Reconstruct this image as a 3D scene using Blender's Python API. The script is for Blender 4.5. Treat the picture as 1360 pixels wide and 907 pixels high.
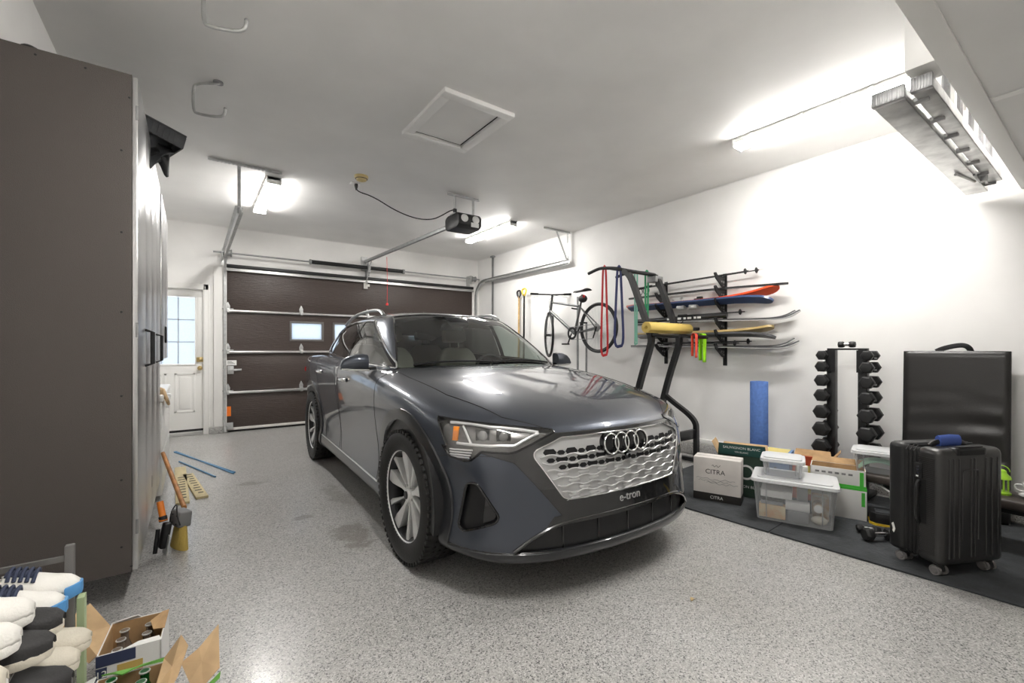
import bpy, bmesh, math, random
from mathutils import Vector, Matrix
from mathutils.bvhtree import BVHTree
from mathutils.geometry import barycentric_transform, tessellate_polygon

for o in list(bpy.data.objects): bpy.data.objects.remove(o)
SC = bpy.context.scene
COL = SC.collection
R = math.radians
PI = math.pi
random.seed(7)

# ------------------------------------------------------------------ camera
CAM_H = 1.2434
CAM_YAW = 0.6237
cam_d = bpy.data.cameras.new('camera')
cam = bpy.data.objects.new('camera', cam_d); COL.objects.link(cam)
cam.location = (0, 0, CAM_H)
cam.rotation_euler = (PI/2, 0, -CAM_YAW)
cam_d.sensor_width = 36.0
cam_d.lens = 589.4/1360*36.0
cam_d.shift_y = 10.0/1360
cam_d.clip_start = 0.02
SC.camera = cam

# ------------------------------------------------------------------ daylight and exposure
world = bpy.data.worlds.new('World'); SC.world = world
world.use_nodes = True
wb = world.node_tree.nodes['Background']
wb.inputs[0].default_value = (0.80, 0.90, 1.0, 1)
wb.inputs[1].default_value = .42
SC.view_settings.view_transform = 'Standard'
SC.view_settings.look = 'None'
SC.view_settings.gamma = 1.0
SC.view_settings.use_curve_mapping = False
SC.view_settings.exposure = 2.27
LAMP = 20.0          # strength of the LED diffusers

# room
XL, XR, YF, YB, ZC = -0.68, 4.805, -1.6, 7.883, 3.067

# ------------------------------------------------------------------ materials
MATS = {}
def mat(name, col=(.5,.5,.5), rough=.5, metal=0., coat=0., spec=None, bump=0., bscale=200., var=0., vscale=8., trans=0., ior=1.45, emit=None, estr=1., alpha=1., sheen=0., vcol=None, stretch=None):
    if name in MATS: return MATS[name]
    m = bpy.data.materials.new(name); m.use_nodes = True
    nt = m.node_tree; b = nt.nodes['Principled BSDF']
    b.inputs['Base Color'].default_value = (*col, 1)
    b.inputs['Roughness'].default_value = rough
    b.inputs['Metallic'].default_value = metal
    b.inputs['Coat Weight'].default_value = coat
    b.inputs['Coat Roughness'].default_value = .03
    if spec is not None: b.inputs['Specular IOR Level'].default_value = spec
    b.inputs['IOR'].default_value = ior
    b.inputs['Transmission Weight'].default_value = trans
    b.inputs['Alpha'].default_value = alpha
    b.inputs['Sheen Weight'].default_value = sheen
    if emit:
        b.inputs['Emission Color'].default_value = (*emit, 1); b.inputs['Emission Strength'].default_value = estr
    if bump or var or vcol:
        tc = nt.nodes.new('ShaderNodeTexCoord')
        src = tc.outputs['Object']
        if stretch:
            mp = nt.nodes.new('ShaderNodeMapping'); mp.inputs['Scale'].default_value = stretch
            nt.links.new(src, mp.inputs['Vector']); src = mp.outputs['Vector']
    if bump:
        n = nt.nodes.new('ShaderNodeTexNoise'); n.inputs['Scale'].default_value = bscale; n.inputs['Detail'].default_value = 3
        nt.links.new(src, n.inputs['Vector'])
        bp = nt.nodes.new('ShaderNodeBump'); bp.inputs['Strength'].default_value = bump; bp.inputs['Distance'].default_value = .01
        nt.links.new(n.outputs['Fac'], bp.inputs['Height']); nt.links.new(bp.outputs['Normal'], b.inputs['Normal'])
    if var or vcol:
        n2 = nt.nodes.new('ShaderNodeTexNoise'); n2.inputs['Scale'].default_value = vscale; n2.inputs['Detail'].default_value = 5
        nt.links.new(src, n2.inputs['Vector'])
        cr = nt.nodes.new('ShaderNodeValToRGB')
        c2 = vcol if vcol else tuple(max(0, x*(1-var)) for x in col)
        c1 = col if vcol else tuple(min(1, x*(1+var*.6)) for x in col)
        cr.color_ramp.elements[0].position = .35; cr.color_ramp.elements[1].position = .65
        cr.color_ramp.elements[0].color = (*c2, 1); cr.color_ramp.elements[1].color = (*c1, 1)
        nt.links.new(n2.outputs['Fac'], cr.inputs['Fac']); nt.links.new(cr.outputs['Color'], b.inputs['Base Color'])
    MATS[name] = m
    return m

# ------------------------------------------------------------------ things and parts
def thing(name, label, cat, loc=(0,0,0), rz=0., group=None):
    o = bpy.data.objects.new(name, None); COL.objects.link(o)
    o.empty_display_size = .05
    o.location = loc; o.rotation_euler = (0, 0, rz)
    o['label'] = label; o['category'] = cat
    if group: o['group'] = group
    return o
def tag(o, label, cat, group=None):
    o['label'] = label; o['category'] = cat
    if group: o['group'] = group
    return o
def struct(o):
    o['kind'] = 'structure'; return o
def inv(o):
    """world -> local of an object made with location/rotation only (and of its parent chain)"""
    m = Matrix.Identity(4)
    while o is not None:
        m = Matrix.LocRotScale(o.location, o.rotation_euler, o.scale) @ m
        o = o.parent
    return m.inverted()

class MB:
    """collects shapes into ONE mesh"""
    def __init__(s): s.v = []; s.f = []
    def add(s, vs, fs, M=None):
        k = len(s.v)
        for p in vs:
            p = Vector(p)
            if M is not None: p = M @ p
            s.v.append(p)
        for f in fs: s.f.append([i+k for i in f])
        return s
    def box(s, lo, hi, M=None):
        x0,y0,z0 = lo; x1,y1,z1 = hi
        vs = [(x0,y0,z0),(x1,y0,z0),(x1,y1,z0),(x0,y1,z0),(x0,y0,z1),(x1,y0,z1),(x1,y1,z1),(x0,y1,z1)]
        return s.add(vs, [(0,3,2,1),(4,5,6,7),(0,1,5,4),(1,2,6,5),(2,3,7,6),(3,0,4,7)], M)
    def cbox(s, c, d, M=None):
        return s.box([c[i]-d[i]/2 for i in range(3)], [c[i]+d[i]/2 for i in range(3)], M)
    def tube(s, pts, r, n=10, closed=False, caps=True, M=None, flat=None):
        pts = [Vector(p) for p in pts]; N = len(pts)
        rs = r if isinstance(r, (list, tuple)) else [r]*N
        T = []
        for i in range(N):
            if closed: t = pts[(i+1)%N]-pts[i-1]
            else: t = pts[min(i+1,N-1)]-pts[max(i-1,0)]
            T.append(t.normalized() if t.length > 1e-9 else Vector((0,0,1)))
        up = Vector((0,0,1)) if abs(T[0].z) < .9 else Vector((1,0,0))
        a = T[0].cross(up).normalized(); vs = []; fs = []
        for i in range(N):
            a = (a - T[i]*a.dot(T[i])).normalized(); b = T[i].cross(a)
            for k in range(n):
                th = 2*PI*(k+.5)/n
                ca, sb = math.cos(th), math.sin(th)
                if flat: vs.append(pts[i] + a*ca*rs[i]*flat[0] + b*sb*rs[i]*flat[1])
                else: vs.append(pts[i] + (a*ca + b*sb)*rs[i])
        for i in range(N if closed else N-1):
            j = (i+1) % N
            for k in range(n):
                l = (k+1) % n
                fs.append((i*n+k, i*n+l, j*n+l, j*n+k))
        if caps and not closed:
            fs.append(tuple(range(n-1,-1,-1))); fs.append(tuple((N-1)*n+k for k in range(n)))
        return s.add(vs, fs, M)
    def cyl(s, p0, p1, r, n=16, r2=None, M=None):
        return s.tube([p0, p1], [r, r if r2 is None else r2], n, M=M)
    def lathe(s, prof, n=32, M=None, arc=None):
        """profile of (r, z) turned round z"""
        vs = []; fs = []; m = len(prof)
        cnt = n if arc is None else n+1
        for i in range(cnt):
            th = 2*PI*i/n if arc is None else arc[0]+(arc[1]-arc[0])*i/n
            for r, z in prof: vs.append((r*math.cos(th), r*math.sin(th), z))
        for i in range(n):
            j = (i+1) % cnt
            for k in range(m-1):
                fs.append((i*m+k, j*m+k, j*m+k+1, i*m+k+1))
        return s.add(vs, fs, M)
    def prism(s, poly, z0, z1, M=None):
        n = len(poly)
        vs = [(x,y,z0) for x,y in poly] + [(x,y,z1) for x,y in poly]
        fs = [tuple(range(n-1,-1,-1)), tuple(range(n,2*n))]
        for i in range(n):
            j = (i+1) % n; fs.append((i, j, n+j, n+i))
        return s.add(vs, fs, M)
    def sphere(s, c, r, n=16, m=10, M=None):
        rr = r if isinstance(r, (tuple, list)) else (r,r,r)
        vs = [(c[0],c[1],c[2]-rr[2])]; fs = []
        for i in range(1,m):
            ph = -PI/2+PI*i/m
            for k in range(n):
                th = 2*PI*k/n
                vs.append((c[0]+rr[0]*math.cos(ph)*math.cos(th), c[1]+rr[1]*math.cos(ph)*math.sin(th), c[2]+rr[2]*math.sin(ph)))
        vs.append((c[0],c[1],c[2]+rr[2]))
        for k in range(n): fs.append((0, 1+(k+1)%n, 1+k))
        for i in range(m-2):
            for k in range(n):
                l = (k+1)%n; fs.append((1+i*n+k, 1+i*n+l, 1+(i+1)*n+l, 1+(i+1)*n+k))
        e = len(vs)-1
        for k in range(n): fs.append((1+(m-2)*n+k, 1+(m-2)*n+(k+1)%n, e))
        return s.add(vs, fs, M)
    def torus(s, c, Rr, r, n=32, m=10, M=None):
        pts = [(c[0]+Rr*math.cos(2*PI*i/n), c[1]+Rr*math.sin(2*PI*i/n), c[2]) for i in range(n)]
        return s.tube(pts, r, m, closed=True, M=M)
    def grid(s, fn, nu, nv, M=None):
        vs = [fn(i/nu, j/nv) for i in range(nu+1) for j in range(nv+1)]
        fs = [(i*(nv+1)+j, (i+1)*(nv+1)+j, (i+1)*(nv+1)+j+1, i*(nv+1)+j+1) for i in range(nu) for j in range(nv)]
        return s.add(vs, fs, M)
    def build(s, name, m, parent=None, bevel=0., seg=2, smooth=40., local=False, solid=0., sub=0, fixn=True):
        me = bpy.data.meshes.new(name)
        vs = s.v
        if parent is not None and not local:
            I = inv(parent); vs = [I @ p for p in vs]
        me.from_pydata([tuple(p) for p in vs], [], s.f)
        bm = bmesh.new(); bm.from_mesh(me)
        if fixn: bmesh.ops.recalc_face_normals(bm, faces=bm.faces)
        if bevel:
            es = [e for e in bm.edges if len(e.link_faces) == 2 and e.calc_face_angle(0) > R(35)]
            bmesh.ops.bevel(bm, geom=es, offset=bevel, segments=seg, profile=.5, affect='EDGES', clamp_overlap=True)
        bm.to_mesh(me); bm.free()
        o = bpy.data.objects.new(name, me); COL.objects.link(o)
        if isinstance(m, str): m = MATS[m]
        me.materials.append(m)
        if parent is not None: o.parent = parent
        if solid:
            md = o.modifiers.new('t', 'SOLIDIFY'); md.thickness = solid; md.offset = 0
        if sub:
            md = o.modifiers.new('s', 'SUBSURF'); md.levels = sub; md.render_levels = sub
        if smooth:
            for p in me.polygons: p.use_smooth = True
            me.set_sharp_from_angle(angle=R(smooth))
        return o

def copy_tree(o, loc=None, rz=None, label=None, parent=None):
    c = o.copy(); COL.objects.link(c)
    if parent is not None: c.parent = parent
    if loc is not None: c.location = loc
    if rz is not None: c.rotation_euler = (0,0,rz)
    if label: c['label'] = label
    for ch in list(o.children): copy_tree(ch, parent=c)
    return c

def arc_pts(c, r, a0, a1, n, plane='xy'):
    out = []
    for i in range(n+1):
        a = a0+(a1-a0)*i/n
        u, v = r*math.cos(a), r*math.sin(a)
        out.append({'xy':(c[0]+u,c[1]+v,c[2]), 'xz':(c[0]+u,c[1],c[2]+v), 'yz':(c[0],c[1]+u,c[2]+v)}[plane])
    return out
def smooth_path(pts, it=2, closed=False):
    pts = [Vector(p) for p in pts]
    for _ in range(it):
        q = []
        n = len(pts)
        if not closed: q.append(pts[0])
        for i in range(n if closed else n-1):
            a, b = pts[i], pts[(i+1)%n]
            q.append(a*.75+b*.25); q.append(a*.25+b*.75)
        if not closed: q.append(pts[-1])
        pts = q
    return pts
def round_poly(pts, r, n=4):
    """rounded corners of a convex 2D polygon"""
    out = []; N = len(pts)
    for i in range(N):
        p0, p, p1 = (Vector(pts[i-1]), Vector(pts[i]), Vector(pts[(i+1)%N]))
        rr = r[i] if isinstance(r, (list,tuple)) else r
        a = (p0-p); b = (p1-p)
        d = min(rr, a.length*.45, b.length*.45)
        A = p+a.normalized()*d; B = p+b.normalized()*d
        for k in range(n+1):
            t = k/n
            out.append(tuple(A*(1-t)**2 + p*2*t*(1-t) + B*t*t))
    return out
def text_mesh(txt, size, name, m, parent, M, depth=.0008, align='CENTER'):
    cu = bpy.data.curves.new(name, 'FONT'); cu.body = txt; cu.size = size; cu.extrude = depth; cu.align_x = align; cu.align_y = 'CENTER'
    t = bpy.data.objects.new(name+'_src', cu); COL.objects.link(t)
    bpy.context.view_layer.update()
    dg = bpy.context.evaluated_depsgraph_get()
    me = bpy.data.meshes.new_from_object(t.evaluated_get(dg))
    bpy.data.objects.remove(t)
    I = inv(parent) if parent is not None else Matrix.Identity(4)
    me.transform(I @ M)
    o = bpy.data.objects.new(name, me); COL.objects.link(o)
    me.materials.clear(); me.materials.append(MATS[m] if isinstance(m, str) else m)
    if parent is not None: o.parent = parent
    return o
def frame(origin, xdir, ydir):
    """matrix whose x/y axes lie along the two directions"""
    x = Vector(xdir).normalized(); y = Vector(ydir); y = (y-x*y.dot(x)).normalized(); z = x.cross(y)
    M = Matrix((x, y, z)).transposed().to_4x4(); M.translation = Vector(origin)
    return M
# ================================================================== room materials
def floor_material():
    m = bpy.data.materials.new('epoxy_flake_floor'); m.use_nodes = True
    nt = m.node_tree; N = nt.nodes; L = nt.links; b = N['Principled BSDF']
    tc = N.new('ShaderNodeTexCoord')
    def noise(sc, det=3):
        n = N.new('ShaderNodeTexNoise'); n.inputs['Scale'].default_value = sc; n.inputs['Detail'].default_value = det
        L.new(tc.outputs['Object'], n.inputs['Vector']); return n
    v = N.new('ShaderNodeTexVoronoi'); v.inputs['Scale'].default_value = 200; L.new(tc.outputs['Object'], v.inputs['Vector'])
    cr = N.new('ShaderNodeValToRGB'); e = cr.color_ramp.elements
    cr.color_ramp.interpolation = 'CONSTANT'
    e[0].position = 0; e[0].color = (.15,.15,.148,1)
    e[1].position = .12; e[1].color = (.36,.355,.345,1)
    for p, c in ((.40,(.425,.42,.405,1)), (.62,(.49,.485,.47,1)), (.84,(.60,.595,.585,1))):
        x = e.new(p); x.color = c
    sx = N.new('ShaderNodeSeparateColor'); L.new(v.outputs['Color'], sx.inputs['Color']); L.new(sx.outputs['Red'], cr.inputs['Fac'])
    # worn, dusty patches
    n1 = noise(1.3, 6); cr1 = N.new('ShaderNodeValToRGB')
    cr1.color_ramp.elements[0].position = .3; cr1.color_ramp.elements[0].color = (.88,.87,.85,1)
    cr1.color_ramp.elements[1].position = .7; cr1.color_ramp.elements[1].color = (1,1,1,1)
    L.new(n1.outputs['Fac'], cr1.inputs['Fac'])
    mx = N.new('ShaderNodeMix'); mx.data_type = 'RGBA'; mx.blend_type = 'MULTIPLY'; mx.inputs['Factor'].default_value = 1
    L.new(cr.outputs['Color'], mx.inputs['A']); L.new(cr1.outputs['Color'], mx.inputs['B'])
    # tyre grime along the track of the near wheels
    out = mx.outputs['Result']
    for (x, y, sx_, sy_, k) in ((.86,3.05,.16,.34,.55), (.66,3.55,.10,.07,.5), (1.0,3.9,.12,.5,.35), (.45,4.75,.14,.09,.45)):
        mp = N.new('ShaderNodeMapping'); mp.inputs['Location'].default_value = (-x/sx_, -y/sy_, 0); mp.inputs['Scale'].default_value = (1/sx_, 1/sy_, 0)
        L.new(tc.outputs['Object'], mp.inputs['Vector'])
        ln = N.new('ShaderNodeVectorMath'); ln.operation = 'LENGTH'; L.new(mp.outputs['Vector'], ln.inputs[0])
        nn = noise(9, 5)
        ad = N.new('ShaderNodeMath'); ad.operation = 'MULTIPLY_ADD'; L.new(nn.outputs['Fac'], ad.inputs[0]); ad.inputs[1].default_value = 2.4; L.new(ln.outputs['Value'], ad.inputs[2])
        mr = N.new('ShaderNodeMapRange'); mr.inputs['From Min'].default_value = 1.65; mr.inputs['From Max'].default_value = 2.0
        mr.inputs['To Min'].default_value = k; mr.inputs['To Max'].default_value = 0
        L.new(ad.outputs['Value'], mr.inputs['Value'])
        mm = N.new('ShaderNodeMix'); mm.data_type = 'RGBA'; L.new(mr.outputs['Result'], mm.inputs['Factor'])
        L.new(out, mm.inputs['A']); mm.inputs['B'].default_value = (.13,.11,.085,1); out = mm.outputs['Result']
    L.new(out, b.inputs['Base Color'])
    b.inputs['Roughness'].default_value = .30
    b.inputs['Coat Weight'].default_value = .35; b.inputs['Coat Roughness'].default_value = .16
    bp = N.new('ShaderNodeBump'); bp.inputs['Strength'].default_value = .22; bp.inputs['Distance'].default_value = .004
    n3 = noise(140, 2); L.new(n3.outputs['Fac'], bp.inputs['Height']); L.new(bp.outputs['Normal'], b.inputs['Normal'])
    MATS['floor'] = m
floor_material()
def wall_material(name, col, bump=.08):
    mat(name, col, .55, bump=bump, bscale=260, var=.035, vscale=2.2)
wall_material('wall_white', (.88,.87,.85))
wall_material('ceiling_white', (.86,.85,.83))
mat('trim_white', (.88,.87,.84), .4, bump=.03, bscale=60)
mat('door_white', (.87,.86,.83), .35)
mat('silver', (.62,.62,.61), .32, metal=.9)
mat('galv', (.58,.585,.58), .42, metal=.85, bump=.15, bscale=40, var=.12, vscale=25)
mat('dull_steel', (.36,.365,.365), .5, metal=.75, bump=.1, bscale=60, var=.12, vscale=20)
mat('black_metal', (.012,.012,.013), .45, bump=.1, bscale=150)
mat('black_plastic', (.014,.014,.015), .42, bump=.06, bscale=300)
mat('rubber', (.013,.013,.013), .75, bump=.2, bscale=180)
mat('brass', (.62,.47,.22), .28, metal=1)
mat('chrome', (.82,.82,.82), .12, metal=1)
mat('white_plastic', (.85,.85,.83), .4)
mat('gap_black', (.006,.006,.006), .6)
mat('orange_label', (.95,.22,.02), .5)
mat('cream_plastic', (.62,.50,.24), .45)
mat('red_cord', (.65,.03,.03), .5)

# frosted pane: light from the sky outside passes through it
def frost(name, col, st=1.):
    m = bpy.data.materials.new(name); m.use_nodes = True; nt = m.node_tree; N = nt.nodes; L = nt.links
    out = N['Material Output']; N.remove(N['Principled BSDF'])
    tr = N.new('ShaderNodeBsdfTranslucent'); tr.inputs['Color'].default_value = (*col, 1)
    gl = N.new('ShaderNodeBsdfGlossy'); gl.inputs['Roughness'].default_value = .25
    n = N.new('ShaderNodeTexNoise'); n.inputs['Scale'].default_value = 60; n.inputs['Detail'].default_value = 4
    tc = N.new('ShaderNodeTexCoord'); L.new(tc.outputs['Object'], n.inputs['Vector'])
    cr = N.new('ShaderNodeValToRGB'); cr.color_ramp.elements[0].color = (*[c*.82 for c in col], 1); cr.color_ramp.elements[1].color = (*col, 1)
    L.new(n.outputs['Fac'], cr.inputs['Fac']); L.new(cr.outputs['Color'], tr.inputs['Color'])
    bp = N.new('ShaderNodeBump'); bp.inputs['Strength'].default_value = .5; L.new(n.outputs['Fac'], bp.inputs['Height']); L.new(bp.outputs['Normal'], gl.inputs['Normal'])
    mx = N.new('ShaderNodeMixShader'); mx.inputs['Fac'].default_value = .06
    L.new(tr.outputs[0], mx.inputs[1]); L.new(gl.outputs[0], mx.inputs[2]); L.new(mx.outputs[0], out.inputs['Surface'])
    MATS[name] = m
frost('frosted_pane', (.88,.91,.95))

# ================================================================== room shell
T = .12
struct(MB().box((XL-T,YF-T,-.15),(XR+T,YB+.3,0)).build('floor','floor'))
struct(MB().box((XL-T,YF-T,ZC),(XR+T,YB+.3,ZC+.12)).build('ceiling','ceiling_white'))
struct(MB().box((XL-T,YF,0),(XL,YB+.3,ZC)).build('wall_left','wall_white'))
struct(MB().box((XR,YF,0),(XR+T,YB+.3,ZC)).build('wall_right','wall_white'))
struct(MB().box((XL-T,YF-T,0),(XR+T,YF,ZC)).build('wall_front','wall_white'))
GX0, GX1, GZ = .45, 4.60, 2.40        # garage opening
DX0, DX1, DZ = -.64, .13, 2.11        # side door opening
w = MB()
y0, y1 = YB, YB+.2
w.box((XL,y0,0),(DX0,y1,DZ)); w.box((XL,y0,DZ),(GX0,y1,ZC)); w.box((DX1,y0,0),(GX0,y1,DZ))
w.box((GX0,y0,GZ),(GX1,y1,ZC)); w.box((GX1,y0,0),(XR,y1,ZC))
struct(w.build('wall_back','wall_white'))
# concrete curb at the foot of the long wall, coated with the same flakes
struct(MB().box((XR-.035,YF,0),(XR,YB,.15)).build('baseboard_right','floor',bevel=.012))
struct(MB().box((XR-.028,YF,.15),(XR,YB,.205)).build('trim_1','trim_white',bevel=.006))
# casings round the two doors
c = MB(); c.box((DX1-.005,YB-.022,0),(DX1+.075,YB+.01,DZ+.075)); c.box((DX0-.02,YB-.022,DZ-.005),(DX1+.075,YB+.01,DZ+.075))
c.box((DX1+.012,YB-.030,0),(DX1+.022,YB-.02,DZ+.05)); c.box((DX1+.055,YB-.030,0),(DX1+.075,YB-.02,DZ+.075))
struct(c.build('trim_2','trim_white',bevel=.004))
c = MB(); c.box((.25,YB-.05,.10),(.41,YB,2.46)); c.box((.385,YB-.075,.10),(.41,YB-.04,2.46)); c.box((4.64,YB-.05,0),(XR,YB,2.46))
struct(c.build('trim_3','trim_white',bevel=.005))
struct(MB().box((.19,YB-.06,0),(.42,YB+.01,.10)).build('trim_4','floor',bevel=.01))
# crown caulk line of the ceiling at the side walls is real depth: a slim bead
struct(MB().tube([(XR-.004,YF,ZC-.004),(XR-.004,YB,ZC-.004)],.006,8).build('trim_5','ceiling_white'))
struct(MB().tube([(XL,YB-.004,ZC-.004),(XR,YB-.004,ZC-.004)],.006,8).build('trim_6','ceiling_white'))

# ---- side door with a frosted 3 x 3 light
dr = struct(MB().box((DX0,YB+.03,.075),(DX1,YB+.075,1.02)).box((DX0,YB+.03,2.0),(DX1,YB+.075,DZ)).box((DX0,YB+.03,1.02),(-.55,YB+.075,2.0)).box((.03,YB+.03,1.02),(DX1,YB+.075,2.0)).build('door_1','door_white',bevel=.002))
MB().box((DX0,YB-.005,0),(DX1,YB+.12,.055)).build('threshold','silver',dr,bevel=.005)
MB().box((DX0,YB+.028,.055),(DX1,YB+.07,.085)).build('door_sweep','black_plastic',dr)
fr = MB()
for (a,b_,c_,d_) in ((-.565,1.02,-.545,2.0),(.025,1.02,.045,2.0),(-.565,1.005,.045,1.03),(-.565,1.99,.045,2.012)): fr.box((a,YB+.022,b_),(c_,YB+.034,d_))
lf = fr.build('light_frame','door_white',dr,bevel=.003)
xs = [-.547,-.357,-.167,.027]; zs = [1.03,1.345,1.665,1.99]
for i in range(3):
    for k in range(3):
        MB().box((xs[i]+.004,YB+.046,zs[k]+.004),(xs[i+1]-.004,YB+.052,zs[k+1]-.004)).build('pane','frosted_pane',dr)
g = MB()
for x in xs[1:3]: g.box((x-.0045,YB+.043,1.02),(x+.0045,YB+.054,2.0))
for z in zs[1:3]: g.box((-.55,YB+.043,z-.0045),(.03,YB+.054,z+.0045))
g.build('muntin','silver',dr)
for x0,x1 in ((-.53,-.30),(-.21,.03)):
    o = MB()
    o.box((x0,YB+.022,.33),(x1,YB+.032,.36)); o.box((x0,YB+.022,.87),(x1,YB+.032,.90)); o.box((x0,YB+.022,.33),(x0+.03,YB+.032,.90)); o.box((x1-.03,YB+.022,.33),(x1,YB+.032,.90))
    o.box((x0+.055,YB+.020,.385),(x1-.055,YB+.032,.845))
    o.build('raised_panel','door_white',dr,bevel=.006)
MB().box((.045,YB+.012,1.055),(.125,YB+.032,1.125)).cyl((.085,YB+.016,1.09),(.085,YB-.004,1.09),.022,16).build('deadbolt','brass',dr,bevel=.004)
k = MB(); k.lathe([(0,0),(.032,0),(.032,.006),(.014,.010),(.013,.030),(.024,.038),(.029,.050),(.025,.062),(0,.068)],20,frame((.085,YB+.03,.965),(1,0,0),(0,0,1)))
k.build('knob','brass',dr)

# ---- attic hatch in the ceiling
hx0,hx1,hy0,hy1 = 1.42,2.02,2.77,3.56
h = MB()
for lo,hi in (((hx0,hy0),(hx1,hy0+.075)),((hx0,hy1-.075),(hx1,hy1)),((hx0,hy0+.075),(hx0+.075,hy1-.075)),((hx1-.075,hy0+.075),(hx1,hy1-.075))):
    h.box((lo[0],lo[1],ZC-.035),(hi[0],hi[1],ZC))
ho = struct(h.build('trim_7','ceiling_white',bevel=.006))
MB().box((hx0+.079,hy0+.079,ZC-.010),(hx1-.075-.018,hy1-.075-.018,ZC-.005)).build('hatch_panel','ceiling_white',ho)
MB().box((hx0+.075,hy0+.075,ZC-.004),(hx1-.075,hy1-.075,ZC+.002)).build('hatch_shadow_gap','gap_black',ho)

# ---- dropped soffit at the near right corner
SZ, SY = 2.40, .45
so = MB(); so.box((1.0,YF,SZ),(XR,SY,ZC))
struct(so.build('ceiling_soffit','ceiling_white'))
so = MB(); so.box((1.0,SY-.075,SZ-.012),(XR,SY,SZ)); so.box((2.98,YF,SZ-.006),(3.03,SY-.075,SZ))
struct(so.build('trim_8','trim_white',bevel=.002))
struct(MB().box((2.62,SY,2.50),(2.80,SY+.145,ZC)).build('trim_9','trim_white',bevel=.004))

# ================================================================== ceiling lights
mat('led', (1,1,1), .5, emit=(1,.975,.94), estr=LAMP)
mat('lamp_body', (.82,.82,.80), .4)
def strip_light(x, y0, y1, label, w=.075):
    t = thing('strip_light', label, 'light', (x,(y0+y1)/2,ZC), 0, 'ceiling strip lights')
    MB().box((x-w*.9,y0,ZC-.040),(x+w*.9,y1,ZC)).build('housing','lamp_body',t,bevel=.006)
    MB().prism([(-w*.84,-.040),(-w*.70,-.070),(w*.70,-.070),(w*.84,-.040)],0,y1-y0-.04,frame((x,y1-.02,ZC),(1,0,0),(0,0,1))).build('diffuser','led',t)
    for yy in (y0,y1-.02): MB().box((x-w*.95,yy,ZC-.078),(x+w*.95,yy+.02,ZC)).build('end_cap','lamp_body',t,bevel=.004)
    for yy in (y0+(y1-y0)*.2,y0+(y1-y0)*.55,y0+(y1-y0)*.85): MB().box((x-w*1.02,yy,ZC-.03),(x+w*1.02,yy+.03,ZC)).build('clip','silver',t,bevel=.002)
strip_light(.70,5.28,6.55,'white strip light close to the left door track hanger')
strip_light(3.70,5.10,6.38,'white strip light on the ceiling beyond the garage door opener',.065)
strip_light(3.88,.78,2.02,'long white strip light on the ceiling above the ski rack wall')
strip_light(.75,.10,1.36,'white strip light on the ceiling above the shoe rack')
strip_light(2.1,-1.3,-.05,'white strip light on the ceiling near the soffit')

# ================================================================== garage door
def wood_door():
    m = mat('brown_door', (.062,.046,.040), .30)
    nt = m.node_tree; N = nt.nodes; L = nt.links; b = N['Principled BSDF']
    tc = N.new('ShaderNodeTexCoord'); mp = N.new('ShaderNodeMapping'); mp.inputs['Scale'].default_value = (2.2,1,26)
    L.new(tc.outputs['Object'], mp.inputs['Vector'])
    n = N.new('ShaderNodeTexNoise'); n.inputs['Scale'].default_value = 4; n.inputs['Detail'].default_value = 6; n.inputs['Distortion'].default_value = .6
    L.new(mp.outputs['Vector'], n.inputs['Vector'])
    bp = N.new('ShaderNodeBump'); bp.inputs['Strength'].default_value = .55; bp.inputs['Distance'].default_value = .01
    L.new(n.outputs['Fac'], bp.inputs['Height']); L.new(bp.outputs['Normal'], b.inputs['Normal'])
    cr = N.new('ShaderNodeValToRGB'); cr.color_ramp.elements[0].color = (.050,.037,.032,1); cr.color_ramp.elements[1].color = (.078,.058,.050,1)
    L.new(n.outputs['Fac'], cr.inputs['Fac']); L.new(cr.outputs['Color'], b.inputs['Base Color'])
wood_door()
mat('pane_grey', (.16,.15,.14), .4)
mat('seal', (.70,.68,.64), .5)
gd = thing('garage_door','dark brown wood-grain sectional garage door with silver struts and frosted windows','garage door',(2.525,YB-.04,0))
D0, D1, DY = .39, 4.66, YB-.03
sz = [0.03, .61, 1.215, 1.83, 2.44]
wins = [1.29, 1.95, 2.61, 3.27, 3.93]
for i in range(4):
    z0, z1 = sz[i]+.002, sz[i+1]-.002
    p = MB()
    if i == 2:
        xs_ = [D0]
        zA, zB = 1.40, 1.66
        p.box((D0,DY,z0),(D1,DY+.045,zA)); p.box((D0,DY,zB),(D1,DY+.045,z1))
        prev = D0
        for wx in wins: p.box((prev,DY,zA),(wx,DY+.045,zB)); prev = wx+.455
        p.box((prev,DY,zA),(D1,DY+.045,zB))
    else: p.box((D0,DY,z0),(D1,DY+.045,z1))
    pn = p.build('door_section','brown_door',gd,bevel=.004 if i != 2 else 0)
    if i == 2:
        for wx in wins:
            f = MB()
            for lo,hi in (((wx-.03,zA-.03),(wx+.485,zA)),((wx-.03,zB),(wx+.485,zB+.03)),((wx-.03,zA),(wx,zB)),((wx+.455,zA),(wx+.485,zB))): f.box((lo[0],DY-.014,lo[1]),(hi[0],DY+.02,hi[1]))
            wf = f.build('window_frame','pane_grey',gd,bevel=.003)
            MB().box((wx,DY+.015,zA),(wx+.455,DY+.021,zB)).build('window_pane','frosted_pane',wf)
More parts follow.
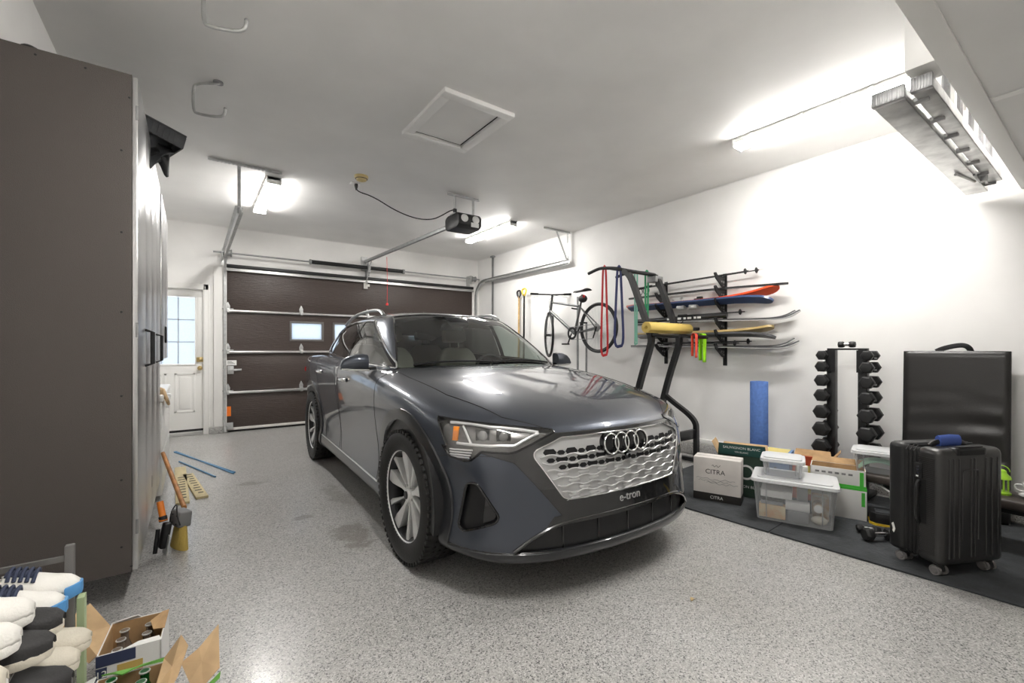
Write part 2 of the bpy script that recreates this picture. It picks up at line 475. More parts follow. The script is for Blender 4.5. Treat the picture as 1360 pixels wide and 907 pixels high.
for z in sz[1:4]:
    s = MB(); s.prism(round_poly([(-.022,0),(.022,0),(.017,.052),(-.017,.052)],.01,3),D0+.01,D1-.01,Matrix(((0,0,1,0),(0,-1,0,DY),(1,0,0,z-.018),(0,0,0,1))))
    s.build('strut','silver',gd)
    for hx in (.425,1.43,2.5,3.57,4.62):
        hg = MB()
        hg.prism([(-.026,0),(.026,0),(.030,.05),(.016,.085),(0,.115),(-.016,.085),(-.030,.05)],0,.006,frame((hx,DY-.001,z+.005),(1,0,0),(0,0,1)))
        hg.box((hx-.02,DY-.058,z-.045),(hx+.02,DY-.05,z+.02)); hg.cyl((hx,DY-.062,z-.03),(hx,DY-.05,z-.03),.012,8)
        if hx < .5 or hx > 4.5: hg.cyl((hx-.07,DY-.035,z+.012),(hx+.07,DY-.035,z+.012),.008,8)
        hg.build('hinge','galv',gd,bevel=.0015)
MB().box((D0,DY-.012,2.425),(D1,DY+.03,2.455)).box((D0,DY-.05,2.405),(D1,DY-.045,2.44)).box((D0,DY-.05,2.43),(D1,DY,2.437)).build('top_rail','silver',gd,bevel=.002)
MB().box((D0-.01,DY-.02,2.462),(D1+.01,DY+.02,2.512)).build('top_weatherstrip','black_plastic',gd,bevel=.006)
MB().box((D0,DY-.014,.03),(D1,DY+.03,.068)).build('bottom_retainer','seal',gd,bevel=.004)
MB().tube([(D0,DY+.01,.016),(D1,DY+.01,.016)],.018,10).build('bottom_seal','rubber',gd)
for hx in (.44,4.61): MB().box((hx-.05,DY-.05,.05),(hx+.05,DY-.044,.15)).box((hx-.05,DY-.05,.05),(hx+.06,DY,.056)).cyl((hx-.03,DY-.06,.10),(hx-.03,DY-.04,.10),.014,10).build('bottom_bracket','galv',gd,bevel=.002)
lk = MB(); lk.box((.42,DY-.02,.87),(.50,DY,.99)); lk.box((.44,DY-.028,.915),(.60,DY-.012,.945)); lo_ = lk.build('slide_lock','galv',gd,bevel=.003)
MB().box((.405,DY-.0265,1.0),(.535,DY-.001,1.075)).build('paper_label','white_plastic',gd)
for k,zz in enumerate((1.022,1.037,1.052)): MB().box((.42,DY-.0275,zz),(.515-.02*k,DY-.0262,zz+.005)).build('label_line','gap_black',gd)
MB().box((.395,DY-.003,.24),(.465,DY,.385)).build('warning_sticker','orange_label',gd)

# torsion spring shaft over the door
ts = thing('torsion_shaft','steel torsion shaft with black coil springs above the garage door','spring assembly',(2.5,YB-.14,2.65))
SHY, SHZ = YB-.155, 2.655
MB().cyl((.24,SHY,SHZ),(4.74,SHY,SHZ),.0127,12).build('shaft','dull_steel',ts)
for x0,x1 in ((1.56,2.46),(2.52,3.10)):
    c = MB(); n = int((x1-x0)/.013)
    c.lathe([(.030+.004*(k%2),(x1-x0)*k/n) for k in range(n+1)],18,frame((x0,SHY,SHZ),(0,1,0),(0,0,1)))
    c.build('coil_spring','black_metal',ts)
    MB().cyl((x0-.03 if x0<2 else x1,SHY,SHZ),(x0 if x0<2 else x1+.04,SHY,SHZ),.042,14).build('winding_cone','dull_steel',ts,bevel=.006)
MB().box((2.465,SHY-.03,SHZ-.09),(2.515,SHY+.03,SHZ+.05)).box((2.47,SHY+.03,SHZ-.14),(2.51,YB,SHZ+.14)).build('centre_bearing','dull_steel',ts,bevel=.006)
for x in (.42,4.60):
    c = MB(); c.lathe([(.014,-.05),(.05,-.05),(.056,-.03),(.044,-.02),(.044,.03),(.056,.04),(.05,.05),(.014,.05)],20,frame((x,SHY,SHZ),(0,1,0),(0,0,1))); c.build('cable_drum','dull_steel',ts)
    MB().box((x-.075,SHY-.05,SHZ-.11),(x-.07,YB-.001,SHZ+.06)).box((x-.075,YB-.006,SHZ-.16),(x,YB,SHZ+.06)).build('end_plate','galv',ts)

# tracks
def track(xc, s, label, ztop=2.60, yend=5.06):
    t = thing('door_track', label, 'door track', (xc,YB-.06,0), 0, 'garage door tracks')
    yv = YB-.085; r = .33
    path = [(0,yv,.03),(0,yv,ztop-r)] + [(0,yv-r+r*math.cos(a),ztop-r+r*math.sin(a)) for a in [PI/2*k/8 for k in range(1,9)]] + [(0,yend,ztop)]
    sec = [(.0,-.026),(.0,.026)]   # U channel: web faces outward
    m = MB()
    pts = [Vector(p) for p in path]; n = len(pts)
    prof = [(-.016*s,-.027),(.016*s,-.027),(.016*s,.027),(-.016*s,.027),(-.016*s,.023),(.012*s,.023),(.012*s,-.023),(-.016*s,-.023)]
    vs = []; fs = []
    for i,p in enumerate(pts):
        t_ = (pts[min(i+1,n-1)]-pts[max(i-1,0)]).normalized(); nn = Vector((0,t_.z,-t_.y))
        for a,b in prof: vs.append((xc+a, (p+nn*b).y, (p+nn*b).z))
    q = len(prof)
    for i in range(n-1):
        for k in range(q): l=(k+1)%q; fs.append((i*q+k,i*q+l,(i+1)*q+l,(i+1)*q+k))
    m.add(vs,fs); m.build('channel','galv',t,smooth=30)
    # horizontal reinforcement angle and the hanger from the ceiling
    MB().box((xc+s*.017,yend-.02,ztop-.045),(xc+s*.021,yv-r,ztop+.03)).box((xc+s*.017,yend-.02,ztop+.026),(xc+s*.052,yv-r,ztop+.03)).build('angle_iron','galv',t)
    xa, xb = (xc-.27,xc+.36) if s < 0 else (xc-.45,xc+.08)
    if s<0: ya=yend-.02
    def perf(p0,p1,nm,wd=(.032,.003)):
        p0=Vector(p0);p1=Vector(p1);d=(p1-p0);L_=d.length;M=frame(p0,d,(0,1,0) if abs(d.normalized().y)<.9 else (1,0,0))
        mb=MB(); nh=int(L_/.03)
        mb.box((0,-.016,0),(L_,-.008,.003)); mb.box((0,.008,0),(L_,.016,.003))
        for k in range(nh+1): mb.box((k*L_/nh-.008 if k else 0,-.008,0),(min(L_,k*L_/nh+.008),.008,.003))
        mb.box((0,.013,0),(L_,.016,.03))
        for q in mb.v: q[:] = (M@Vector(q))[:]
        return mb.build(nm,'galv',t)
    perf((xa,yend+.02,ZC-.03),(xb,yend+.02,ZC-.03),'ceiling_angle')
    perf((xc+s*.03,yend+.03,ZC-.03),(xc+s*.03,yend+.03,ztop-.03),'hanger_strap')
    if s>0: perf((xc-.20,yend+.03,ZC-.03),(xc+.02,yend+.03,ztop),'hanger_brace')
    for zz in (.2,.95,1.7): MB().box((xc+s*.018,yv-.03,zz),(xc+s*.022,YB-.03,zz+.05)).build('wall_bracket','galv',t)
track(.385,-1,'left galvanised garage door track running up beside the white side door')
track(4.70,1,'galvanised garage door track along the long white wall')
pz = thing('steel_post','grey steel angle fixed upright on the white wall beside the door track','post',(XR-.02,7.28,1.0))
MB().box((XR-.04,7.255,1.0),(XR-.036,7.305,ZC-.002)).box((XR-.04,7.30,1.0),(XR-.001,7.305,ZC-.002)).box((XR-.06,7.23,ZC-.03),(XR-.001,7.33,ZC-.001)).build('angle_bar','dull_steel',pz)
for zz in (1.1,1.7,2.56): MB().box((XR-.05,7.25,zz),(XR-.04,7.31,zz+.05)).build('clamp','galv',pz)

# opener
op = thing('garage_door_opener','black garage door opener motor hung from perforated steel brackets','garage opener',(2.62,4.62,2.66))
ob = MB(); ob.prism(round_poly([(-.17,-.055),(-.11,-.085),(.13,-.085),(.17,-.045),(.17,.06),(.11,.09),(-.13,.09),(-.17,.05)],.02,3),-.155,.155,frame((2.62,4.64,2.735),(0,1,0),(0,0,1)))
ob.build('motor_housing','black_plastic',op,bevel=.012,seg=2)
for dx in (-.075,.075): MB().sphere((2.62+dx,4.475,2.755),(.05,.025,.045),14,8).build('lamp_lens','white_plastic',op)
MB().box((2.63,4.462,2.665),(2.73,4.47,2.715)).build('label_plate','white_plastic',op)
MB().box((2.47,4.60,2.80),(2.50,4.604,ZC-.03)).box((2.495,4.60,2.80),(2.50,4.63,ZC-.03)).build('hanger','galv',op)
MB().box((2.72,4.60,2.80),(2.75,4.604,ZC-.03)).box((2.745,4.60,2.80),(2.75,4.63,ZC-.03)).build('hanger','galv',op)
MB().box((2.40,4.59,ZC-.035),(2.82,4.62,ZC-.031)).box((2.40,4.615,ZC-.035),(2.82,4.62,ZC-.001)).build('ceiling_angle','galv',op)
MB().box((2.45,4.55,2.815),(2.78,4.66,2.825)).build('mount_plate','galv',op)
rl = MB(); rl.box((-.02,0,-.024),(.02,3.03,.024),frame((2.615,4.80,2.775),(0.9987,.052,0),(-.052,.9987,.0))); rl.build('rail','dull_steel',op,bevel=.006)
MB().box((2.45,7.72,2.62),(2.456,7.76,2.78)).box((2.40,7.84,2.62),(2.50,YB,2.86)).build('header_bracket','galv',op)
MB().tube([(2.475,7.55,2.74),(2.472,7.70,2.60),(2.47,7.80,2.38)],.010,8).build('door_arm','galv',op)
MB().box((2.43,7.815,2.30),(2.50,7.835,2.42)).box((2.47,7.80,2.34),(2.53,7.82,2.38)).build('arm_plate','seal',op,bevel=.003)
rc = MB(); rc.tube([(2.60,7.15,2.76),(2.61,7.15,2.35),(2.605,7.15,2.02)],.004,6); rc.build('pull_cord','red_cord',op)
MB().lathe([(0,0),(.022,.004),(.022,.03),(.008,.05),(0,.05)],12,Matrix.Translation((2.605,7.15,1.96))).build('pull_handle','red_cord',op)

sd = thing('smoke_detector','round yellowed plastic detector on the ceiling beside the outlet','detector',(1.445,4.73,ZC))
MB().lathe([(0,-.052),(.035,-.052),(.05,-.045),(.055,-.03),(.066,-.028),(.07,-.012),(.07,0)],28,Matrix.Translation((1.445,4.73,ZC))).build('cover','cream_plastic',sd)
MB().lathe([(0,-.056),(.012,-.056),(.012,-.05)],12,Matrix.Translation((1.445,4.73,ZC))).build('test_button','cream_plastic',sd)
MB().torus((1.445,4.73,ZC-.03),.058,.004,28,6).build('vent_ring','black_plastic',sd)
ol = thing('ceiling_outlet','white socket plate on the ceiling with a black plug in it','outlet',(1.45,4.96,ZC))
MB().box((1.40,4.93,ZC-.012),(1.50,5.0,ZC)).build('face_plate','white_plastic',ol,bevel=.004)
for dy in (-.02,.02): MB().cyl((1.45+dy,4.965,ZC-.015),(1.45+dy,4.965,ZC-.011),.016,14).build('socket','white_plastic',ol)
cd = thing('power_cord','black power cord sagging from the ceiling outlet to the door opener','cord',(1.455,4.94,ZC-.05))
pts = [(1.455,4.945,ZC-.045),(1.46,4.93,ZC-.10),(1.62,4.88,2.93),(1.85,4.82,2.80),(2.07,4.77,2.735),(2.25,4.72,2.74),(2.36,4.68,2.80),(2.44,4.63,2.86),(2.485,4.595,2.87)]
MB().tube(smooth_path(pts,3),.0065,8).build('cable','black_plastic',cd)
MB().lathe([(0,0),(.018,0),(.02,.02),(.012,.05),(.008,.065)],14,frame((1.455,4.945,ZC-.016),(1,0,0),(0,1,0)) @ Matrix.Rotation(PI,4,'X')).build('plug','black_plastic',cd)
MB().box((2.465,4.58,2.84),(2.505,4.61,2.88)).build('tape_wrap','black_plastic',cd,bevel=.004)

# ceiling hooks
def hook(x, y, zb, rz, label):
    t = thing('ceiling_hook', label, 'hook', (x,y,ZC), rz, 'bent rod ceiling hooks')
    H = ZC-zb
    p = [(.07,0,-.005),(.05,0,-.012),(-.08,0,-.02),(-.10,0,-.05),(-.10,0,-H+.04),(-.08,0,-H+.012),(.06,0,-H-.005),(.10,0,-H+.01),(.105,0,-H+.055)]
    MB().tube(smooth_path(p,2),.0095,10).build('rod','galv',t,local=True)
    MB().sphere((.105,0,-H+.056),.0105,10,8).build('end_cap','dull_steel',t,local=True)
    MB().lathe([(0,-.012),(.03,-.012),(.03,0)],14,Matrix.Translation((.06,0,.0))).build('screw_base','dull_steel',t,local=True)
hook(.09,3.66,2.83,R(-30),'grey bent rod hook on the ceiling, the one with its top arm on show')
hook(.13,2.66,2.85,R(-30),'grey bent rod hook on the ceiling above the tall brown cabinet')
# ================================================================== the car
mat('car_paint', (.055,.064,.084), .36, metal=.7, coat=1.)
mat('car_arch', (.018,.019,.022), .32, metal=.2, coat=.6)
mat('car_mask', (.052,.052,.053), .22, metal=.8, coat=1.)
mat('car_silver', (.56,.56,.56), .32, metal=.45)
mat('car_black', (.010,.010,.011), .35)
mat('car_gloss_black', (.008,.008,.009), .08, coat=.5)
mat('car_interior', (.050,.047,.043), .7)
mat('car_seat', (.30,.28,.25), .65)
mat('tyre', (.014,.0135,.013), .62, bump=.15, bscale=90, var=.3, vscale=6)
mat('rim_dark', (.03,.03,.032), .3, metal=.7)
mat('rim_machined', (.82,.82,.81), .30, metal=.5)
mat('amber', (.90,.28,.02), .25, coat=.5)
mat('lamp_white', (.80,.80,.80), .25, metal=.3, coat=.5)
mat('lamp_proj', (.20,.20,.20), .08, metal=.4, coat=1.)
mat('lamp_inner', (.16,.155,.15), .25, metal=.6)
mat('lamp_red', (.35,.01,.01), .2, coat=.5)
def glass(name, tint, clear, rough=.0):
    m = bpy.data.materials.new(name); m.use_nodes = True; nt = m.node_tree; N = nt.nodes; L = nt.links
    N.remove(N['Principled BSDF']); out = N['Material Output']
    tr = N.new('ShaderNodeBsdfTransparent'); tr.inputs['Color'].default_value = (*tint, 1)
    gl = N.new('ShaderNodeBsdfGlossy'); gl.inputs['Roughness'].default_value = rough; gl.inputs['Color'].default_value = (1,1,1,1)
    ge = N.new('ShaderNodeNewGeometry'); dt = N.new('ShaderNodeVectorMath'); dt.operation = 'DOT_PRODUCT'
    L.new(ge.outputs['Incoming'], dt.inputs[0]); L.new(ge.outputs['Normal'], dt.inputs[1])
    ab = N.new('ShaderNodeMath'); ab.operation = 'ABSOLUTE'; L.new(dt.outputs['Value'], ab.inputs[0])
    om = N.new('ShaderNodeMath'); om.operation = 'SUBTRACT'; om.inputs[0].default_value = 1; L.new(ab.outputs[0], om.inputs[1])
    fr = N.new('ShaderNodeMath'); fr.operation = 'POWER'; fr.inputs[1].default_value = 4.0; L.new(om.outputs[0], fr.inputs[0])
    ad = N.new('ShaderNodeMath'); ad.operation = 'MULTIPLY_ADD'; ad.inputs[1].default_value = clear; ad.inputs[2].default_value = .08
    L.new(fr.outputs[0], ad.inputs[0])
    mx = N.new('ShaderNodeMixShader'); L.new(ad.outputs[0], mx.inputs['Fac']); L.new(tr.outputs[0], mx.inputs[1]); L.new(gl.outputs[0], mx.inputs[2])
    L.new(mx.outputs[0], out.inputs['Surface']); MATS[name] = m
glass('windscreen', (.70,.76,.72), 1.0)
glass('side_glass', (.50,.56,.53), 1.1)
glass('privacy_glass', (.10,.10,.10), 1.1)
glass('lamp_glass', (.93,.93,.93), .8)

CAR_LOC, CAR_YAW = (1.9315, 2.4557, 0), -.0351
car = thing('car','dark blue-grey electric SUV with a silver grille parked in the garage','car',CAR_LOC,CAR_YAW)

# ---------- surfaces: half rings from front centre to rear centre, then mirrored
def lerp(a,b,t): return a+(b-a)*t
PLAN = [(0,-.915),(.22,-.906),(.44,-.875),(.64,-.800),(.80,-.672),(.890,-.49),(.932,-.25),(.948,0),(.948,.45),(.945,.9),(.945,1.5),(.945,2.1),(.95,2.55),(.958,2.93),(.94,3.35),(.90,3.65),(.78,3.86),(.5,3.95),(0,3.985)]
TOP = [.857,.857,.857,.860,.868,.897,.945,.992,1.055,1.09,1.13,1.165,1.185,1.19,1.175,1.15,1.12,1.11,1.11]
WSIDE = [0,0,0,0,.3,.75]+[1]*13
FZ = [.19,.215,.262,.40,.52,.68,.775,.83]
FI = [.10,.02,.0,.018,.022,.035,.058,.085,.122]
SI = [.10,.03,.012,.040,.040,.014,.0,.012,.058]
def lower_levels():
    n = len(PLAN); nor = []
    for i in range(n):
        a = Vector(PLAN[max(i-1,0)]); b = Vector(PLAN[min(i+1,n-1)]); t = (b-a).normalized()
        nor.append(Vector((t.y,-t.x)) if i not in (0,n-1) else Vector((0,-1 if i==0 else 1)))
    L = []
    for j in range(9):
        ring = []
        for i in range(n):
            w = WSIDE[i]; top = TOP[i]
            zs_ = [.205,.24,.30,.42,.57,lerp(.42,top-.15,.62),top-.15,top-.055,top][j]
            zf = (FZ+[top])[j]
            z = lerp(zf,zs_,w); ins = lerp(FI[j],SI[j],w)
            p = Vector(PLAN[i])-nor[i]*ins
            x = 0 if i in (0,n-1) else p.x
            ring.append((x,p.y,z))
        L.append(ring)
    return L
def interp(tab, x):
    if x <= tab[0][0]: return tab[0][1]
    for (a,fa),(b,fb) in zip(tab,tab[1:]):
        if x <= b: return lerp(fa,fb,(x-a)/(b-a))
    return tab[-1][1]
HOOD = [(-.82,.862),(-.6,.928),(-.35,.988),(0,1.052),(.3,1.100),(.6,1.135),(.9,1.13),(3,1.16),(4,1.11)]
def band_cap(levels, m, cap):
    """quad cage: stacked half rings plus a rectangular lid, mirrored in x"""
    bm = bmesh.new(); n = len(levels[0]); V = []
    for ring in levels: V.append([bm.verts.new(p) for p in ring])
    creases = []
    for j in range(len(levels)-1):
        for i in range(n-1): bm.faces.new((V[j][i],V[j+1][i],V[j+1][i+1],V[j][i+1]))
    T = V[-1]; rows = n-2*m; G = []
    for r in range(rows):
        side = T[m+r]
        if r == 0: row = [T[c] for c in range(m)]+[side]
        elif r == rows-1: row = [T[n-1-c] for c in range(m)]+[side]
        else: row = [bm.verts.new(cap(r,c,side.co)) for c in range(m)]+[side]
        G.append(row)
    for r in range(rows-1):
        for c in range(m): bm.faces.new((G[r][c],G[r+1][c],G[r+1][c+1],G[r][c+1]))
    vs = list(bm.verts); mp = {}
    for v in vs: mp[v] = v if abs(v.co.x) < 1e-6 else bm.verts.new((-v.co.x,v.co.y,v.co.z))
    for f in list(bm.faces): bm.faces.new([mp[v] for v in reversed(f.verts)])
    bmesh.ops.recalc_face_normals(bm, faces=bm.faces)
    return bm
def cap_low(r,c,side):
    t = c/4
    bow = {1:.145,2:.075,3:.03}.get(r,0)
    y = side.y-bow*(1-t*t)
    x = side.x*t
    zc = interp(HOOD,y)
    prof = [1,.995,.95,.70][c]
    return (x,y,side.z+(zc-side.z)*prof)
def subdivide(bm, lv):
    me = bpy.data.meshes.new('tmp'); bm.to_mesh(me); bm.free()
    o = bpy.data.objects.new('tmp',me); COL.objects.link(o)
    md = o.modifiers.new('s','SUBSURF'); md.levels = lv; md.render_levels = lv
    bpy.context.view_layer.update()
    me2 = bpy.data.meshes.new_from_object(o.evaluated_get(bpy.context.evaluated_depsgraph_get()))
    bpy.data.objects.remove(o); b2 = bmesh.new(); b2.from_mesh(me2)
    bpy.data.meshes.remove(me2); bpy.data.meshes.remove(me)
    b2.normal_update(); return b2
low = subdivide(band_cap(lower_levels(),4,cap_low),3)

GB = [(0,.415),(.24,.425),(.47,.455),(.655,.505),(.775,.58),(.85,.90),(.880,1.4),(.885,1.9),(.872,2.35),(.835,2.75),(.775,3.1),(.70,3.4),(.58,3.58),(.35,3.68),(0,3.72)]
GT = [(0,1.245,1.560),(.19,1.248,1.557),(.375,1.255,1.548),(.515,1.265,1.531),(.602,1.29,1.508),(.650,1.46,1.512),(.672,1.75,1.524),(.680,2.0,1.522),(.67,2.35,1.505),(.645,2.7,1.475),(.595,3.0,1.445),(.53,3.13,1.44),(.42,3.2,1.445),(.22,3.23,1.45),(0,3.24,1.45)]
GBZ = 1.03
def gh_levels():
    L = []
    for t in (0,.18,.40,.64,.86,1.0):
        ring = []; n = len(GB)
        for i in range(n):
            b, tp = GB[i], GT[i]
            k = .030*math.sin(PI*min(1,t*.92))
            front = i <= 3; rear = i >= 11
            x = lerp(b[0],tp[0],t)+(0 if (front or rear) else k)
            y = lerp(b[1],tp[1],t)-(k*.9 if i<=4 else 0)+(k if rear else 0)
            z = lerp(GBZ,tp[2],t)+(k*.5 if i<=4 else 0)
            if i in (0,n-1): x = 0
            ring.append((x,y,z))
        L.append(ring)
    return L
ROOF = [(1.25,1.57),(1.5,1.603),(1.75,1.622),(2.05,1.626),(2.35,1.613),(2.7,1.568),(3.05,1.49)]
def cap_roof(r,c,side):
    t = c/4; bow = {1:.08,2:.03}.get(r,0)
    y = side.y-bow*(1-t*t)
    zc = interp(ROOF,y)
    return (side.x*t,y,side.z+(zc-side.z)*[1,.97,.85,.55][c])
gh = subdivide(band_cap(gh_levels(),4,cap_roof),3)

class Surf:
    """a dense surface kept for projecting and for smooth normals"""
    def __init__(s,bm):
        bm.verts.ensure_lookup_table(); bm.faces.ensure_lookup_table()
        tri = bmesh.ops.triangulate(bm.copy() if False else bm, faces=[]) if False else None
        s.v = [v.co.copy() for v in bm.verts]; s.n = [v.normal.copy() for v in bm.verts]
        s.t = []
        for f in bm.faces:
            i = [v.index for v in f.verts]
            for k in range(1,len(i)-1): s.t.append((i[0],i[k],i[k+1]))
        s.bvh = BVHTree.FromPolygons(s.v,s.t)
    def normal(s,p):
        co,no,idx,d = s.bvh.find_nearest(p)
        a,b,c = s.t[idx]
        n = barycentric_transform(co,s.v[a],s.v[b],s.v[c],s.n[a],s.n[b],s.n[c])
        return n.normalized() if n.length > 1e-6 else no
    def hit(s,o,d):
        co,no,idx,ds = s.bvh.ray_cast(Vector(o),Vector(d).normalized())
        return co
    def snap(s,p,off=0.):
        co,no,idx,d = s.bvh.find_nearest(Vector(p)); return co+s.normal(co)*off
LOW, GH = Surf(low), Surf(gh)

def area2(poly): return sum(a[0]*b[1]-b[0]*a[1] for a,b in zip(poly,poly[1:]+poly[:1]))/2
def cut(bm, poly, U, V, keep, tagv=None, only=None):
    """split faces along a convex outline seen along U x V; returns the faces inside"""
    lay = bm.faces.layers.int.get('part') or bm.faces.layers.int.new('part')
    if area2(poly) < 0: poly = poly[::-1]
    U = Vector(U); V = Vector(V)
    xs_ = [p[0] for p in poly]; ys_ = [p[1] for p in poly]
    lo = (min(xs_)-.001,min(ys_)-.001); hi = (max(xs_)+.001,max(ys_)+.001)
    cand = []
    for f in bm.faces:
        if only is not None and f[lay] not in only: continue
        if not keep(f): continue
        us = [v.co.dot(U) for v in f.verts]; vs = [v.co.dot(V) for v in f.verts]
        if max(us) < lo[0] or min(us) > hi[0] or max(vs) < lo[1] or min(vs) > hi[1]: continue
        cand.append(f)
    n = len(poly)
    for i in range(n):
        p, q = poly[i], poly[(i+1)%n]
        d = (q[0]-p[0],q[1]-p[1]); ln = math.hypot(*d)
        if ln < 1e-6: continue
        no = (U*d[1]-V*d[0])/ln; co = U*p[0]+V*p[1]
        geom = set(cand)
        for f in cand: geom.update(f.edges); geom.update(f.verts)
        r = bmesh.ops.bisect_plane(bm, geom=list(geom), dist=1e-6, plane_co=co, plane_no=no)
        cand = [g for g in r['geom'] if isinstance(g,bmesh.types.BMFace) and g.is_valid and (g.calc_center_median()-co).dot(no) < 0]
    if tagv is not None:
        for f in cand: f[lay] = tagv
    return cand
def faces_to_obj(bm, tags, name, m, parent, surf, off=0., shell=0., smooth=True):
    lay = bm.faces.layers.int['part']
    fs = [f for f in bm.faces if f[lay] in tags]
    if not fs: return None
    mp = {}; vs = []; fl = []; no = []
    for f in fs:
        q = []
        for v in f.verts:
            if v not in mp:
                mp[v] = len(vs); nn = surf.normal(v.co); vs.append(v.co+nn*off); no.append(nn)
            q.append(mp[v])
        fl.append(q)
    if shell:
        # rim walls that give the panel an edge
        k = len(vs); ec = {}
        for f in fl:
            for a,b in zip(f,f[1:]+f[:1]): ec[(a,b)] = 1
        base = {}
        ins = []
        for (a,b) in list(ec):
            if (b,a) in ec: continue
            for w in (a,b):
                if w not in base:
                    base[w] = k+len(ins); ins.append(w)
            fl.append([b,a,base[a],base[b]])
        for w in ins: vs.append(vs[w]-no[w]*shell); no.append(no[w])
    me = bpy.data.meshes.new(name); me.from_pydata([tuple(v) for v in vs],[],fl)
    me.materials.append(MATS[m])
    for p in me.polygons: p.use_smooth = True
    if not shell: me.normals_split_custom_set_from_vertices([tuple(n) for n in no])
    else:
        nf = len(fs); ln = []
        for p in me.polygons:
            for li in p.loop_indices:
                ln.append(tuple(no[me.loops[li].vertex_index]) if p.index < nf else (0,0,0))
        me.normals_split_custom_set(ln)
    o = bpy.data.objects.new(name,me); COL.objects.link(o); o.parent = parent
    return o
def border(bm, tags):
    """ordered boundary loops of a tagged region"""
    lay = bm.faces.layers.int['part']; nx = {}
    for f in bm.faces:
        if f[lay] not in tags: continue
        for l in f.loops:
            e = l.edge
            if all(g is f or g[lay] not in tags for g in e.link_faces): nx[l.vert] = l.link_loop_next.vert
    loops = []
    while nx:
        s0 = next(iter(nx)); lp = [s0]; c = nx.pop(s0)
        while c is not s0 and c in nx: lp.append(c); c = nx.pop(c)
        loops.append(([v.co.copy() for v in lp], c is s0))
    return loops
def seam(bm, tags, parent, surf, r=.0026, m='gap_black', name='seam', off=-.0008):
    s = MB()
    for lp,cl in border(bm,tags):
        q = [lp[0]]
        for p in lp[1:]:
            if (p-q[-1]).length > .012: q.append(p)
        if len(q) > 3: s.tube([surf.snap(p,off) for p in q],r,6,closed=cl)
    return s.build(name,m,parent,local=True) if s.v else None

low.faces.layers.int.new('part'); gh.faces.layers.int.new('part')
X_, Y_, Z_ = (1,0,0),(0,1,0),(0,0,1)
circle = lambda c,r,n=40: [(c[0]+r*math.cos(2*PI*k/n),c[1]+r*math.sin(2*PI*k/n)) for k in range(n)]
HUBZ, WB, WR = .384, 2.928, .384
(P_BODY,P_HOLE,P_FARCH,P_RARCH,P_HOOD,P_FD,P_RD,P_SILL,P_LAMP,P_GRILLE,P_MASK,P_LOWIN,P_VENT,P_SPLIT,P_CABIN,P_BUMP,P_FEND) = range(17)
# left-hand things get +20
def side_of(s): return lambda f: f.calc_center_median().x*s > .5
def cxy(f): return f.calc_center_median()
# cabin opening in the deck
cut(low, round_poly([(-.80,.86),(-.62,.63),(-.3,.60),(.3,.60),(.62,.63),(.80,.86),(.84,1.4),(.83,2.5),(.72,3.2),(.6,3.5),(-.6,3.5),(-.72,3.2),(-.83,2.5),(-.84,1.4)],.03,3), X_, Y_, lambda f: cxy(f).z > 1.0 and f.normal.z > .5, P_CABIN)
# hood
hoodpoly = [(-.40,-.815),(0,-.845),(.40,-.815),(.62,-.60),(.74,-.2),(.775,.3),(.765,.66),(.5,.72),(-.5,.72),(-.765,.66),(-.775,.3),(-.74,-.2),(-.62,-.60)]
cut(low, hoodpoly, X_, Y_, lambda f: f.normal.z > .30 and cxy(f).z > .82 and cxy(f).y < 1.0, P_HOOD, only=(P_BODY,))
for s in (-1,1):
    k = 0 if s < 0 else 20
    ok = side_of(s)
    for cy_,pa in ((0,P_FARCH),(WB,P_RARCH)):
        cut(low, circle((cy_,HUBZ+.015),.495,44), Y_, Z_, lambda f: ok(f) and cxy(f).z < .95 and abs(f.normal.x) > .25, pa+k, only=(P_BODY,))
        cut(low, circle((cy_,HUBZ+.015),.432,44), Y_, Z_, lambda f: cxy(f).x*s > .45 and cxy(f).z < .95, P_HOLE)
    cut(low, [(.43,.10),(2.50,.10),(2.50,.355),(.43,.335)], Y_, Z_, lambda f: cxy(f).x*s > .4, P_SILL+k, only=(P_BODY,))
    cut(low, round_poly([(.535,.34),(1.60,.35),(1.66,.60),(1.66,1.30),(.62,1.30),(.53,.95)],.04,3), Y_, Z_, lambda f: ok(f) and abs(f.normal.x) > .12, P_FD+k, only=(P_BODY,))
    cut(low, round_poly([(1.605,.35),(2.30,.365),(2.44,.55),(2.52,.80),(2.66,1.00),(2.68,1.30),(1.665,1.30),(1.665,.60)],.03,3), Y_, Z_, lambda f: ok(f) and abs(f.normal.x) > .12, P_RD+k, only=(P_BODY,))
    # head lamp, seen along the diagonal of the corner
    d = Vector((-s*.62,.785,0)).normalized(); U = Vector((d.y,-d.x,0))*(1 if s<0 else 1); V = Vector((0,0,1))
    def pu(x,y,z): return (Vector((x*(-s)*-1 if False else x*s,y,0)).dot(U),z)
    A = [pu(.862,-.345,.888),pu(.70,-.60,.868),pu(.44,-.775,.838),pu(.43,-.785,.826),pu(.60,-.70,.742),pu(.63,-.68,.736),pu(.862,-.46,.748)]
    Bp = [pu(.868,-.42,.752),pu(.735,-.60,.742),pu(.775,-.565,.697),pu(.80,-.54,.690),pu(.848,-.47,.702)]
    front = lambda f: f.normal.y < .25 and cxy(f).x*s > .30 and cxy(f).y < -.15
    cut(low, A, U, V, front, P_LAMP+k, only=(P_BODY,P_HOOD)); cut(low, Bp, U, V, front, P_LAMP+k, only=(P_BODY,))
    # air curtain at the corner
    Vp = [pu(.835,-.60,.582),pu(.80,-.645,.588),pu(.715,-.72,.435),pu(.73,-.71,.405),pu(.845,-.58,.345),pu(.86,-.56,.37)]
    cut(low, round_poly(Vp,.02,3), U, V, front, P_VENT+k, only=(P_BODY,))
ff = lambda f: f.normal.y < -.05 and cxy(f).y < -.3
GU, GLx = (.549,.741), (.405,.505)
